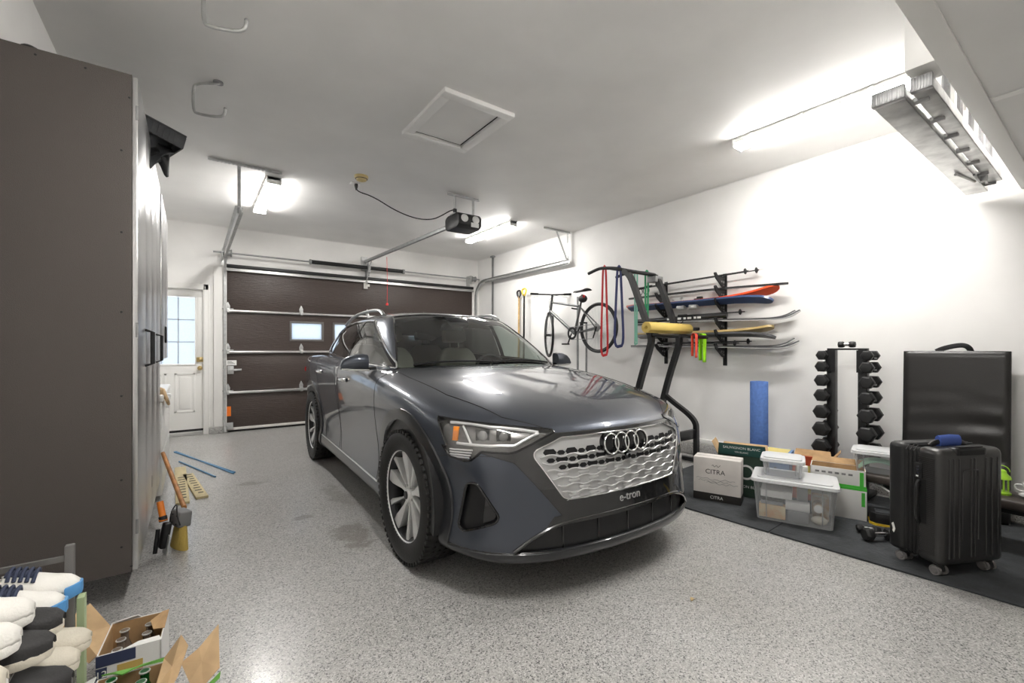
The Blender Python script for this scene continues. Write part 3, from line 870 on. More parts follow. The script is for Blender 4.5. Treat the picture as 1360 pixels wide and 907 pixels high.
grille = round_poly([(-.40,.800),(.40,.800),(.548,.745),(.556,.715),(.425,.515),(.395,.502),(-.395,.502),(-.425,.515),(-.556,.715),(-.548,.745)],.012,2)
cut(low, grille, X_, Z_, ff, P_GRILLE, only=(P_BODY,P_HOOD))
# darker mask round the grille, up to the lamps
maskp = [(-.385,.842),(.385,.842),(.60,.800),(.645,.695),(.605,.645),(.455,.455),(.425,.42),(-.425,.42),(-.455,.455),(-.605,.645),(-.645,.695),(-.60,.800)]
cut(low, maskp, X_, Z_, ff, P_MASK, only=(P_BODY,))
for s in (-1,1): cut(low, [(s*.80,.745),(s*.645,.692),(s*.58,.70),(s*.58,.80),(s*.70,.80)], X_, Z_, ff, P_MASK, only=(P_BODY,))
cut(low, round_poly([(-.66,.262),(.66,.262),(.57,.335),(.42,.385),(-.42,.385),(-.57,.335)],.015,2), X_, Z_, ff, P_LOWIN, only=(P_BODY,P_MASK))
cut(low, [(-.97,.10),(.97,.10),(.97,.262),(-.97,.262)], X_, Z_, lambda f: cxy(f).y < -.40, P_SPLIT, only=(P_BODY,))
cut(low, [(-.62,.255),(.62,.255),(.47,.425),(-.47,.425)], X_, Z_, ff, P_MASK, only=(P_BODY,))
# front bumper separates from the fender
for s in (-1,1):
    cut(low, [(-1.1,.10),(-.36,.10),(-.40,.69),(-.48,.71),(-1.1,.745)], Y_, Z_, lambda f: cxy(f).x*s > 0 and cxy(f).y < -.3, P_BUMP+(0 if s<0 else 20), only=(P_BODY,))

body = faces_to_obj(low,(P_BODY,),'body_shell','car_paint',car,LOW)
# dark liner under the skin so that shut lines and openings look into the dark
def liner(bm, surf, name, off, drop):
    lay = bm.faces.layers.int['part']
    old = {f:f[lay] for f in bm.faces}
    o = faces_to_obj(bm,tuple(t for t in set(old.values()) if t not in drop),name,'car_black',car,surf,off=off)
    return o
liner(low,LOW,'inner_liner',-.022,(P_HOLE,P_CABIN))
faces_to_obj(low,(P_HOOD,),'hood','car_paint',car,LOW); seam(low,(P_HOOD,),bpy.data.objects['hood'],LOW,.0032)
for kb in (P_BUMP,P_BUMP+20):
    bmp = faces_to_obj(low,(kb,),'front_bumper_side','car_paint',car,LOW); seam(low,(kb,),bmp,LOW,.0018)
msk = faces_to_obj(low,(P_MASK,),'grille_surround','car_mask',car,LOW,off=.002,shell=.02); seam(low,(P_MASK,P_GRILLE,P_LOWIN),msk,LOW,.0025)
faces_to_obj(low,(P_SPLIT,),'front_lip','car_arch',car,LOW,off=.010,shell=.04)
lw = faces_to_obj(low,(P_LOWIN,),'lower_intake','car_black',car,LOW,off=-.05)
gi = faces_to_obj(low,(P_GRILLE,),'grille_insert','car_silver',car,LOW,off=-.010,shell=.03)
for s in (-1,1):
    k = 0 if s < 0 else 20
    for t_,nm,mm in ((P_FD,'front_door','car_paint'),(P_RD,'rear_door','car_paint')):
        o = faces_to_obj(low,(t_+k,),nm,mm,car,LOW); seam(low,(t_+k,),o,LOW,.0028)
    for t_ in (P_FARCH,P_RARCH): faces_to_obj(low,(t_+k,),'wheel_arch','car_arch',car,LOW,off=.012,shell=.05)
    o = faces_to_obj(low,(P_SILL+k,),'side_sill','car_arch',car,LOW,off=.004,shell=.03)
    st = MB(); st.tube([LOW.snap((s*1.0,.50+.1*i,.352+.001*i),.006) for i in range(20)],.006,8); st.build('sill_strip','silver',o,local=True)
    # wheel wells: inner tubs
    for cy_ in (0,WB):
        w = MB(); w.lathe([(.30,0),(.438,0),(.438,.36),(.0,.36)],36,frame((s*.93,cy_,HUBZ+.015),(0,s,0),(0,0,1)) if False else Matrix(((0,0,-s,s*.925),(1,0,0,cy_),(0,1,0,HUBZ+.015),(0,0,0,1))),arc=(-.25,PI+.25))
        w.build('wheel_well','car_black',car,local=True)
    vt = faces_to_obj(low,(P_VENT+k,),'corner_intake','car_black',car,LOW,off=-.045)
    seam(low,(P_VENT+k,),vt,LOW,.007,'car_gloss_black','intake_rim',.0)
    # a fin inside the intake
    MB().prism([(0,0),(.07,.02),(.055,.115),(.012,.135)],0,.012,frame(LOW.snap((s*.78,-.66,.40),-.012),(s*-.75,-.6,0),(0,0,1))).build('intake_fin','car_gloss_black',vt,local=True,bevel=.004)

# ---------- head lamps
for s in (-1,1):
    k = 0 if s < 0 else 20
    hl = faces_to_obj(low,(P_LAMP+k,),'headlamp','lamp_inner',car,LOW,off=-.020)
    faces_to_obj(low,(P_LAMP+k,),'lamp_lens','lamp_glass',hl,LOW,off=.0035,shell=.026)
    seam(low,(P_LAMP+k,),hl,LOW,.0062,'car_gloss_black','lamp_bezel',.0)
    def strip(pts,r,m,nm,off=-.010,flat=None):
        out = []
        for a,b in zip(pts,pts[1:]):
            for q in range(8): out.append(LOW.snap(Vector((a[0]*s,a[1],a[2])).lerp(Vector((b[0]*s,b[1],b[2])),q/8),off))
        out.append(LOW.snap((pts[-1][0]*s,pts[-1][1],pts[-1][2]),off))
        MB().tube(out,r,8,flat=flat).build(nm,m,hl,local=True)
    strip([(.835,-.44,.867),(.70,-.61,.850),(.50,-.745,.825)],.0085,'lamp_white','light_guide')
    strip([(.50,-.745,.818),(.61,-.69,.758),(.70,-.62,.756),(.815,-.50,.768)],.0075,'lamp_white','light_guide')
    strip([(.800,-.51,.855),(.768,-.56,.768)],.006,'lamp_white','light_guide')
    for zz,xa,xb in ((.738,.845,.760),(.726,.842,.768),(.714,.836,.776),(.703,.828,.786)):
        strip([(xa,-.47,zz),(xb,-.57,zz)],.0042,'lamp_white','light_bar',-.006)
    # amber reflector
    c = LOW.snap((s*.822,-.49,.812),-.008); n_ = LOW.normal(c); t_ = Vector((0,0,1)).cross(n_).normalized()
    MB().prism([(-.020,.036),(.012,.036),(.020,-.036),(-.010,-.036)] if s>0 else [(.020,.036),(-.012,.036),(-.020,-.036),(.010,-.036)],-.004,.006,frame(c,t_,(0,0,1))).build('side_reflector','amber',hl,local=True,bevel=.002)
    for (x,y,z,r) in ((.735,-.60,.808,.027),(.655,-.665,.803,.024)):
        c = LOW.snap((s*x,y,z),-.014); n_ = LOW.normal(c); t_ = Vector((0,0,1)).cross(n_).normalized()
        M = frame(c,t_,(0,0,1))
        MB().box((-.036,-.030,-.004),(.036,.030,.002),M).build('projector_box','car_gloss_black',hl,local=True,bevel=.004)
        MB().sphere((0,0,0),(r,r,.012),18,10,M).build('projector_lens','lamp_proj',hl,local=True)

# ---------- grille: rows of openings between wavy silver bars
def gpt(x,z,off):
    p = LOW.hit((x,-2.0,z),(0,1,0)); return p+LOW.normal(p)*off if p else Vector((x,-.85,z))
def ghalf(z): return interp([(.502,.39),(.515,.42),(.715,.548),(.745,.540)],z)
rows = [.733,.697,.661,.625,.589,.553,.520]
cell = .118
for ri,z in enumerate(rows):
    hw = ghalf(z)-.018; bars = MB(); pts = []
    nseg = 90
    for i in range(nseg+1):
        x = -hw+2*hw*i/nseg
        ph = (x/cell+ri*.5)%1.0
        tri = max(-1,min(1,(abs(ph-.5)*4-1)*1.9))
        pts.append(gpt(x,z-.018+tri*.005,-.002))
    bars.tube(pts,.0046,6).build('grille_bar','car_silver',gi,local=True)
    nlo, nhi = int(-hw/(cell/2))-1, int(hw/(cell/2))+1
    for q in range(nlo,nhi+1):
        x = (q+ri)*cell/2 if False else q*cell/2
        big = (q+ri) % 2 == 0
        w_, h_ = (.050,.0160) if big else (.027,.0110)
        if abs(x)+w_ > hw+.012: 
            continue
        if ri == 0 and abs(x) < .15: continue
        if ri == 1 and abs(x) < .135: continue
        zz = z+(.0 if big else -.003)
        hexa = [(-w_/2-.010,0),(-w_/2+.003,h_),(w_/2-.003,h_),(w_/2+.010,0),(w_/2-.002,-h_),(-w_/2+.002,-h_)]
        vs = [gpt(x+a,zz+b,-.0075) for a,b in hexa]; vs2 = [gpt(x+a*.98,zz+b*.96,-.0105) for a,b in hexa]
        n6 = len(hexa); MBx = MB()
        MBx.add(vs+vs2,[tuple(range(n6)),tuple(range(2*n6-1,n6-1,-1))]+[(i,n6+i,n6+(i+1)%n6,(i+1)%n6) for i in range(n6)])
        if ri < 3: MBx.build('grille_opening','car_black',gi,local=True)
        elif big:
            ctr = gpt(x,zz,.002); MBx = MB()
            vs3 = [gpt(x+a*.55,zz+b*.4,.0015) for a,b in hexa]
            MBx.add(vs+vs3,[(i,(i+1)%n6,n6+(i+1)%n6,n6+i) for i in range(n6)]+[tuple(n6+i for i in range(n6))])
            MBx.build('grille_emboss','car_silver',gi,local=True)
seam(low,(P_GRILLE,),gi,LOW,.0045,'chrome','grille_rim',.001)
# four rings on a dark plinth
rp = [gpt(-.155+.31*i/20,.742,.004) for i in range(21)]
bk = MB()
for i in range(4):
    c = gpt(-.1125+.075*i,.742,.012); M = frame(c,(1,0,0),(0,.16,1))
    bk.lathe([(0,-.030),(.060,-.030),(.058,-.004),(.050,0),(0,0)],32,M)
ring_o = bk.build('badge_plinth','car_gloss_black',gi,local=True)
for i in range(4):
    c = gpt(-.1125+.075*i,.742,.0155); M = frame(c,(1,0,0),(0,.16,1))
    MB().torus((0,0,0),.0515,.0046,40,8,M).build('badge_ring','chrome',ring_o,local=True)
MB().lathe([(0,.012),(.012,.012),(.018,.004),(.02,-.01)],16,frame(gpt(.0,.672,.006),(1,0,0),(0,0,1))).build('front_camera','car_gloss_black',gi,local=True)
cc = gpt(.0,.462,.0055)
tm = frame(cc,(1,0,0),(0,.05,1))
I_car = Matrix.LocRotScale(Vector(CAR_LOC),Matrix.Rotation(CAR_YAW,3,'Z').to_quaternion(),None)
text_mesh('e-tron',.062,'model_lettering','car_silver',msk,I_car@tm,.0015)
# mesh bars in the lower intake and its chrome-dark blade
for x in (-.42,-.21,0,.21,.42): MB().box((x-.004,gpt(x,.31,0).y+.02,.262),(x+.004,gpt(x,.31,0).y+.045,.385)).build('intake_bar','car_gloss_black',lw,local=True)
for z in (.29,.315,.34): MB().tube([gpt(-.54+1.08*i/24,z,-.035) for i in range(25)],.004,6).build('intake_slat','car_black',lw,local=True)
MB().tube(smooth_path([LOW.snap((x,y,z),.006) for x,y,z in ((-.88,-.47,.262),(-.80,-.67,.266),(-.64,-.80,.262),(-.35,-.89,.254),(0,-.915,.250),(.35,-.89,.254),(.64,-.80,.262),(.80,-.67,.266),(.88,-.47,.262))],2),.005,8).build('lip_strip','car_mask',bpy.data.objects['front_lip'],local=True)
MB().tube(smooth_path([LOW.snap((x,y,z),.005) for x,y,z in ((-.67,-.78,.272),(-.58,-.83,.345),(-.43,-.875,.400),(0,-.91,.402),(.43,-.875,.400),(.58,-.83,.345),(.67,-.78,.272))],2),.010,8).build('intake_blade','car_mask',lw,local=True)

# ---------- greenhouse
(G_ROOF,G_WS,G_SF,G_SR,G_SQ,G_RW,G_PIL) = range(7)
wsp = round_poly([(-.745,1.05),(.745,1.05),(.72,1.14),(.625,1.38),(.555,1.525),(.30,1.552),(-.30,1.552),(-.555,1.525),(-.625,1.38),(-.72,1.14)],.02,2)
cut(gh,wsp,X_,Z_,lambda f: f.normal.y < -.12 and cxy(f).y < 1.6, G_WS)
dlo = [(.60,1.10),(.66,1.10),(2.86,1.215),(2.80,1.31),(2.66,1.405),(2.40,1.474),(2.05,1.500),(1.72,1.505),(1.55,1.502),(1.45,1.495),(1.36,1.475),(1.02,1.298)]
for s in (-1,1):
    k = 0 if s < 0 else 20
    sd_ = lambda f: cxy(f).x*s > .35 and f.normal.x*s > .2
    cut(gh,dlo,Y_,Z_,sd_,G_PIL+k,only=(G_ROOF,))
    e = .012
    cut(gh,round_poly([(.68,1.118),(1.66,1.167),(1.66,1.493),(1.54,1.490),(1.46,1.482),(1.38,1.463),(1.05,1.290)],.008,2),Y_,Z_,sd_,G_SF+k,only=(G_PIL+k,))
    cut(gh,round_poly([(1.74,1.171),(2.46,1.207),(2.40,1.462),(2.05,1.488),(1.74,1.493)],.01,2),Y_,Z_,sd_,G_SR+k,only=(G_PIL+k,))
    cut(gh,round_poly([(2.52,1.212),(2.82,1.226),(2.77,1.305),(2.64,1.395),(2.46,1.444)],.01,2),Y_,Z_,sd_,G_SQ+k,only=(G_PIL+k,))
cut(gh,round_poly([(-.60,1.18),(.60,1.18),(.46,1.42),(-.46,1.42)],.05,3),X_,Z_,lambda f: f.normal.y > .2 and cxy(f).y > 3.0, G_RW)
rf = faces_to_obj(gh,(G_ROOF,),'roof','car_paint',car,GH)
wsn = faces_to_obj(gh,(G_WS,),'windscreen','windscreen',car,GH,off=-.002)
seam(gh,(G_WS,),wsn,GH,.0085,'car_gloss_black','windscreen_seal',-.004)
faces_to_obj(gh,(G_RW,),'rear_window','privacy_glass',car,GH,off=-.002)
for s in (-1,1):
    k = 0 if s < 0 else 20
    pl_ = faces_to_obj(gh,(G_PIL+k,),'window_pillar','car_gloss_black',car,GH,off=.0)
    faces_to_obj(gh,(G_SF+k,),'front_side_window','side_glass',car,GH,off=-.004)
    faces_to_obj(gh,(G_SR+k,),'rear_side_window','privacy_glass',car,GH,off=-.004)
    faces_to_obj(gh,(G_SQ+k,),'quarter_window','privacy_glass',car,GH,off=-.004)
    seam(gh,(G_PIL+k,G_SF+k,G_SR+k,G_SQ+k),pl_,GH,.0085,'chrome','window_trim',.003)
    # roof rail
    rp = [(s*.600,1.40,1.545),(s*.600,1.47,1.585),(s*.603,1.62,1.606),(s*.606,1.95,1.612),(s*.600,2.35,1.598),(s*.582,2.70,1.560),(s*.565,2.90,1.520)]
    MB().tube(smooth_path(rp,3),.0145,10,flat=(1.25,1.0)).build('roof_rail','silver',car,local=True)
    # mirror
    mp_ = s
    mh = MB()
    # wedge housing: tall at the door, tapering to a point outboard
    prof_ = [(0,.062,-.052),(.03,.068,-.055),(.09,.062,-.055),(.14,.045,-.053),(.175,.018,-.050),(.192,-.020,-.046)]
    def mshell(u,v):
        i = u*(len(prof_)-1); k0 = min(int(i),len(prof_)-2); t = i-k0
        x = lerp(prof_[k0][0],prof_[k0+1][0],t); zt = lerp(prof_[k0][1],prof_[k0+1][1],t); zb = lerp(prof_[k0][2],prof_[k0+1][2],t)
        a = 2*PI*v; zc = (zt+zb)/2; zh = (zt-zb)/2
        dp = .075*(1-.55*(x/.192)**2)
        ca, sa = math.cos(a), math.sin(a)
        yy = -dp*abs(ca)**.7 if ca > 0 else .022*abs(ca)**.5
        return (s*(.905+x),.86+yy,1.142+zc+zh*(abs(sa)**.8)*(1 if sa>0 else -1))
    mh.grid(mshell,16,24)
    mh.add([mshell(0,j/24) for j in range(24)],[tuple(range(24))]); mh.add([mshell(1,j/24) for j in range(24)],[tuple(range(24))])
    mo = mh.build('door_mirror','car_paint',car,local=True)
    MB().tube(smooth_path([(s*.84,.84,1.10),(s*.89,.84,1.098),(s*.96,.845,1.105)],1),.018,10,flat=(1.3,.7)).build('mirror_arm','car_gloss_black',mo,local=True)
    MB().prism(round_poly([(.915,1.095),(1.06,1.10),(1.075,1.13),(1.03,1.185),(.915,1.195)],.015,3) if s>0 else round_poly([(-.915,1.095),(-1.06,1.10),(-1.075,1.13),(-1.03,1.185),(-.915,1.195)],.015,3),-.8835,-.8815,Matrix(((1,0,0,0),(0,0,-1,0),(0,1,0,0),(0,0,0,1)))).build('mirror_glass','chrome',mo,local=True)
    MB().tube([(s*.90,.79,1.086),(s*1.0,.80,1.090),(s*1.085,.835,1.098)],.008,8).build('mirror_blade','silver',mo,local=True)
    # door handles
    for hy,dn in ((1.42,'front_door'),(2.42,'rear_door')):
        hp = [LOW.snap((s*.97,hy+dy,.985+(hy-1.42)*.028),o_) for dy,o_ in ((-.11,.004),(-.095,.022),(-.03,.030),(.05,.030),(.10,.022),(.115,.004))]
        MB().tube(smooth_path(hp,2),.0125,10,flat=(.8,1.2)).build('door_handle','chrome',car,local=True)
    # tail lamp
    MB().tube([LOW.snap((s*x,y,1.0),.002) for x,y in ((.95,3.45),(.93,3.6),(.86,3.80),(.70,3.9),(.4,3.97),(.05,3.99))],.022,8,flat=(.5,1.4)).build('tail_lamp','lamp_red',car,local=True)
# wipers at the base of the screen
for x0,x1 in ((-.62,.0),(.02,.62)):
    wp = [GH.snap((lerp(x0,x1,i/10),.58+.08*abs(lerp(x0,x1,i/10)),1.10+.012*math.sin(PI*i/10)),.012) for i in range(11)]
    MB().tube(wp,.008,6).build('wiper','car_black',car,local=True)
MB().prism(round_poly([(-.115,0),(.115,0),(.085,-.13),(-.085,-.13)],.02,3),-.02,.008,frame(GH.hit((0,.2,1.53),(0,1,0)) or (0,1.25,1.53),(1,0,0),(0,.82,.57))).build('sensor_cover','car_gloss_black',car,local=True,bevel=.004)

# ---------- cabin
flr = MB(); flr.box((-.80,.55,.30),(.80,3.6,.36)); flr.build('cabin_floor','car_interior',car,local=True)
fw = MB(); fw.box((-.84,.45,.30),(.84,.52,.99)); fw.build('firewall','car_black',car,local=True)
da = MB(); da.prism(round_poly([(.50,1.045),(.62,1.085),(.92,1.075),(1.05,1.03),(1.08,.90),(1.0,.72),(.55,.70)],.04,3),-.80,.80,Matrix(((0,0,1,0),(1,0,0,0),(0,1,0,0),(0,0,0,1))))
da.build('dashboard','car_interior',car,local=True,bevel=.01)
for s in (-1,1): MB().box((s*.80 if s>0 else -.86,.6,.36),(.86 if s>0 else s*.80,3.0,1.06)).build('door_lining','car_interior',car,local=True,bevel=.01)
sw = MB(); M = frame((.37,1.12,1.02),(1,0,0),(0,.42,.90)); sw.torus((0,0,0),.18,.015,36,10,M); sw.box((-.17,-.018,-.008),(.17,.018,.008),M); sw.box((-.016,-.17,-.008),(.016,0,.008),M); sw.sphere((0,0,-.01),(.065,.055,.025),14,8,M)
sw.build('steering_wheel','car_black',car,local=True)
MB().tube([(.37,.95,.93),(.37,1.13,1.015)],.035,10).build('steering_column','car_black',car,local=True)
def seat(x,y,w,zs):
    st = MB()
    def sh(u,v): return None
    b = MB(); b.prism(round_poly([(-w/2,0),(w/2,0),(w*.46,.55),(w*.30,.66),(-w*.30,.66),(-w*.46,.55)],.05,3),-.06,.06,frame((x,y+.30,zs),(1,0,0),(0,.30,.95)))
    so_ = b.build('seat_backrest','car_seat',car,local=True,bevel=.03,seg=3)
    MB().box((x-w/2,y-.22,zs-.14),(x+w/2,y+.32,zs)).build('seat_cushion','car_seat',car,local=True,bevel=.04,seg=3)
    h = MB(); h.prism(round_poly([(-.135,0),(.135,0),(.12,.16),(-.12,.16)],.04,3),-.045,.045,frame((x,y+.505,zs+.70),(1,0,0),(0,.18,.98)))
    h.build('headrest','car_seat',so_,local=True,bevel=.02,seg=3)
    for dx in (-.05,.05): MB().cyl((x+dx,y+.50,zs+.60),(x+dx,y+.512,zs+.74),.007,8).build('headrest_post','chrome',so_,local=True)
seat(-.37,1.45,.50,.62); seat(.37,1.45,.50,.62)
seat(-.40,2.35,.50,.66); seat(.40,2.35,.50,.66)
MB().prism(round_poly([(-.115,-.03),(.115,-.03),(.10,.035),(-.10,.035)],.02,3),-.012,.012,frame((0,1.27,1.445),(1,0,0),(0,.1,1))).build('rear_view_mirror','car_gloss_black',car,local=True,bevel=.004)
hd = MB(); hd.grid(lambda u,v: (lerp(-.56,.56,u),lerp(1.42,3.0,v),interp(ROOF,lerp(1.42,3.0,v))-.05-.10*(2*u-1)**2),10,12); hd.build('headliner','car_seat',car,local=True)

# ---------- wheels
def tyre_profile():
    W = .255
    p = [(.262,-.105),(.275,-.118),(.30,-.126),(.335,-.1275),(.362,-.120),(.376,-.106)]
    for a in (-.075,-.035,.005,.045):
        p += [(.384,a-.018),(.384,a+.008),(.376,a+.010),(.376,a+.014)]
    p += [(.384,.062),(.384,.090)]
    return p + [(.376,.106),(.362,.120),(.335,.1275),(.30,.126),(.275,.118),(.262,.105)]
def wheel(x,y,s,steer):
    w = bpy.data.objects.new('wheel',None)
    M = Matrix.Translation((x,y,WR)) @ Matrix.Rotation(steer,4,'Z') @ Matrix(((0,0,s,0),(1,0,0,0),(0,1,0,0),(0,0,0,1)))
    ty = MB(); ty.lathe(tyre_profile(),72,M); to = ty.build('tyre','tyre',car,local=True,smooth=35)
    n = 60; tb = MB()
    for k in range(n):
        a = 2*PI*k/n; Rm = M @ Matrix.Rotation(a,4,'Z')
        for zz in (-.098,.098): tb.box((.366,-.011,zz-.022),(.3845,.011,zz+.022),Rm)
        for zz in (-.055,-.015,.025,.062): tb.box((.376,-.013,zz-.013),(.3852,.013,zz+.013),Rm @ Matrix.Rotation(.5*2*PI/n,4,'Z'))
    tb.build('tread_block','tyre',to,local=True,smooth=0)['kind'] = 'stuff'
    rm = MB(); rm.lathe([(.262,-.10),(.268,-.112),(.272,-.10),(.262,-.085),(.245,-.06),(.235,.02),(.242,.070),(.255,.095),(.270,.108),(.275,.104),(.268,.090)],64,M)
    ro = rm.build('rim','rim_dark',car,local=True)
    lp = MB(); lp.lathe([(.2575,.099),(.264,.107),(.271,.109),(.275,.105)],64,M); lp.build('rim_lip','rim_machined',ro,local=True)
    MB().lathe([(.05,-.02),(.20,-.02),(.20,.0),(.05,.0)],40,M).build('brake_disc','dull_steel',ro,local=True)
    MB().lathe([(0,-.03),(.24,-.03),(.24,-.028)],32,M).build('wheel_back','car_black',ro,local=True)
    zf = lambda r, dz=0: .062+.030*(r/.26)
    def blade(pts,th,nm,mm,a):
        Rm = M @ Matrix.Rotation(a,4,'Z'); b = MB(); nn = len(pts)
        dz = -.03 if nm == 'spoke_inset' else 0
        P = [(r*math.cos(R(t)),r*math.sin(R(t)),zf(r)+dz) for t,r in pts]
        Q = [(r*math.cos(R(t)),r*math.sin(R(t)),zf(r)+dz-th) for t,r in pts]
        b.add(P+Q,[tuple(range(nn)),tuple(range(2*nn-1,nn-1,-1))]+[(i,nn+i,nn+(i+1)%nn,(i+1)%nn) for i in range(nn)],Rm)
        return b.build(nm,mm,ro,local=True,bevel=.0025,smooth=30)
    for k in range(5):
        a = 2*PI*k/5+.25
        blade([(-20,.034),(20,.034),(9,.10),(10,.16),(11,.215),(9,.259),(-7,.259),(-9.5,.215),(-9,.16),(-7,.10)],.05,'spoke','rim_machined',a)
        blade([(20,.036),(44,.036),(36,.10),(36.5,.17),(38,.225),(36,.259),(29,.259),(30,.225),(30,.17),(29,.10)],.05,'spoke','rim_machined',a)
        blade([(10,.05),(30,.05),(29,.259),(11,.259)],.012,'spoke_inset','car_gloss_black',a)
    hb = MB(); hb.lathe([(0,.088),(.020,.088),(.026,.083),(.036,.082),(.044,.070),(.044,.03)],28,M); hb.build('hub','rim_machined',ro,local=True)
    cp = MB(); cp.lathe([(0,.0905),(.022,.0905),(.024,.084)],24,M); cp.build('centre_cap','car_black',ro,local=True)
    for k in range(5):
        a = 2*PI*k/5+.9; MB().cyl((.056*math.cos(a),.056*math.sin(a),.045),(.056*math.cos(a),.056*math.sin(a),.073),.009,8,M=M).build('wheel_bolt','chrome',ro,local=True)
for s in (-1,1):
    wheel(s*.8275,0,s,R(2.0)); wheel(s*.8275,WB,s,0)
low.free(); gh.free()
# ================================================================== long wall: rack, skis, bike, rig
mat('gym_mat', (.046,.050,.054), .85, bump=.5, bscale=55, var=.25, vscale=7)
mat('ski_black', (.020,.020,.021), .3, coat=.4)
mat('ski_grey', (.085,.085,.088), .3, coat=.4)
mat('ski_orange', (.80,.085,.02), .35, coat=.3)
mat('ski_navy', (.045,.075,.17), .35, coat=.3)
mat('ski_pink', (.62,.20,.16), .35, coat=.3)
mat('ski_wood', (.50,.36,.15), .4, coat=.3)
mat('ski_base', (.55,.55,.54), .4)
mat('white_print', (.80,.80,.78), .5)
mat('binding', (.55,.55,.54), .35, metal=.6)
floor_rot = Matrix.Rotation(R(3.8),4,'Z')
def mat_tile(y0,y1,label):
    M = Matrix.Translation((3.115,2.03,0)) @ Matrix.Rotation(R(-3.85),4,'Z').inverted()
    o = MB(); o.box((0,y0-2.03,.0005),(1.50,y1-2.03,.0125),M); return tag(o.build('rubber_floor_mat','gym_mat',None,bevel=.003),label,'floor mat','black rubber floor mats')
mat_tile(1.42,2.62,'black rubber floor mat under the wine cartons')
mat_tile(.205,1.415,'black rubber floor mat under the clear storage bin')
mat_tile(-1.0,.20,'black rubber floor mat running out past the suitcase')

RZ = [2.03,1.89,1.752,1.541,1.41,1.264]
RL = [('right',2.618),('left',3.376)]
for nm,y in RL:
    t = thing('ski_rack_rail','black perforated wall rack rail with six ski arms, '+('nearer the ski tips' if y<3 else 'nearer the pull-up tower'),'ski rack',(XR,y,1.1),0,'wall rack rails for skis')
    MB().box((XR-.012,y-.022,1.06),(XR,y+.022,2.08)).build('rail','black_metal',t,bevel=.003)
    for z in RZ:
        a = MB()
        # gusset with a raised tip, with lightening holes as rings
        poly = [(-.012,-.125),(-.012,.0),(-.16,.0),(-.195,.035),(-.225,.045),(-.232,.030),(-.20,-.02),(-.075,-.105)]
        a.prism(poly,-.006,.006,Matrix(((1,0,0,XR),(0,0,1,y),(0,1,0,z),(0,0,0,1))))
        ar = a.build('arm','black_metal',t,bevel=.002)
        for hx,hz,hr in ((-.045,-.05,.014),(-.085,-.045,.010),(-.045,-.085,.009)):
            for sy in (-1,1): MB().cyl((XR+hx,y+sy*.0060,z+hz),(XR+hx,y+sy*.0068,z+hz),hr,12).build('hole','dull_steel',ar)
        MB().tube([(XR-.015,y,z+.006),(XR-.16,y,z+.006),(XR-.20,y,z+.042)],.009,8).build('rubber_pad','rubber',ar)

def ski(path, w, th, m, label, group, base='ski_base', xoff=0., tilt=0., basetip=None, tipw=1.0, name='ski', mat2=None, split=None, cat='ski'):
    """a ski lying along the wall: path of (y,z); width across the wall direction (x)"""
    n = len(path); pts = smooth_path([(0,y,z) for y,z in path],2)
    t = thing(name,label,cat,(XR-.11+xoff,pts[0].y,pts[0].z),0,group)
    L0 = [0]
    for a,b in zip(pts,pts[1:]): L0.append(L0[-1]+(b-a).length)
    def strip(i0,i1,mm,nm,lo,hi):
        vs = []; fs = []
        for i in range(i0,i1+1):
            s_ = L0[i]/L0[-1]
            ww = w*(.80+.55*(s_-.5)**2+.10*s_)*tipw
            if s_ > .94: ww *= max(.12,math.sqrt(max(0,1-((s_-.94)/.06)**2)))
            if s_ < .02: ww *= .8
            tg = (pts[min(i+1,len(pts)-1)]-pts[max(i-1,0)]).normalized(); nn = Vector((0,-tg.z,tg.y))
            if nn.z < 0: nn = -nn
            c = Vector((XR-.11+xoff,pts[i].y,pts[i].z))
            for sx in (-1,1):
                for q in (lo,hi): vs.append(c+Vector((sx*ww/2*math.cos(tilt),0,-sx*ww/2*math.sin(tilt)))+nn*q*math.cos(tilt)+Vector((q*math.sin(tilt),0,0)))
        for i in range(i1-i0):
            a = i*4; b = a+4
            fs += [(a,b,b+1,a+1),(a+2,a+3,b+3,b+2),(a+1,b+1,b+3,a+3),(a,a+2,b+2,b)]
        fs += [(0,1,3,2),((i1-i0)*4,(i1-i0)*4+2,(i1-i0)*4+3,(i1-i0)*4+1)]
        return MB().add(vs,fs).build(nm,mm,t,smooth=50)
    e = len(pts)-1
    if basetip:
        kb = min(range(e+1),key=lambda i: abs(L0[i]/L0[-1]-split)); strip(0,kb,base,'base',-th/2,-th/6); strip(kb,e,basetip,'base_tip',-th/2,-th/6)
    else: strip(0,e,base,'base',-th/2,-th/6)
    if mat2:
        k = min(range(e+1),key=lambda i: abs(L0[i]/L0[-1]-split))
        strip(0,k,m,'top_sheet',-th/6,th/2); strip(k,e,mat2,'tip_sheet',-th/6,th/2)
    else: strip(0,e,m,'top_sheet',-th/6,th/2)
    return t
def binding(t,x,y,z,m='binding',big=True):
    MB().box((x-.03,y-.09,z),(x+.03,y-.02,z+.035)).box((x-.022,y-.11,z+.02),(x+.022,y-.05,z+.055)).build('toe_piece','black_plastic',t,bevel=.006)
    MB().box((x-.03,y+.13,z),(x+.03,y+.24,z+.04)).box((x-.02,y+.15,z+.03),(x+.02,y+.27,z+.07)).build('heel_piece',m,t,bevel=.006)
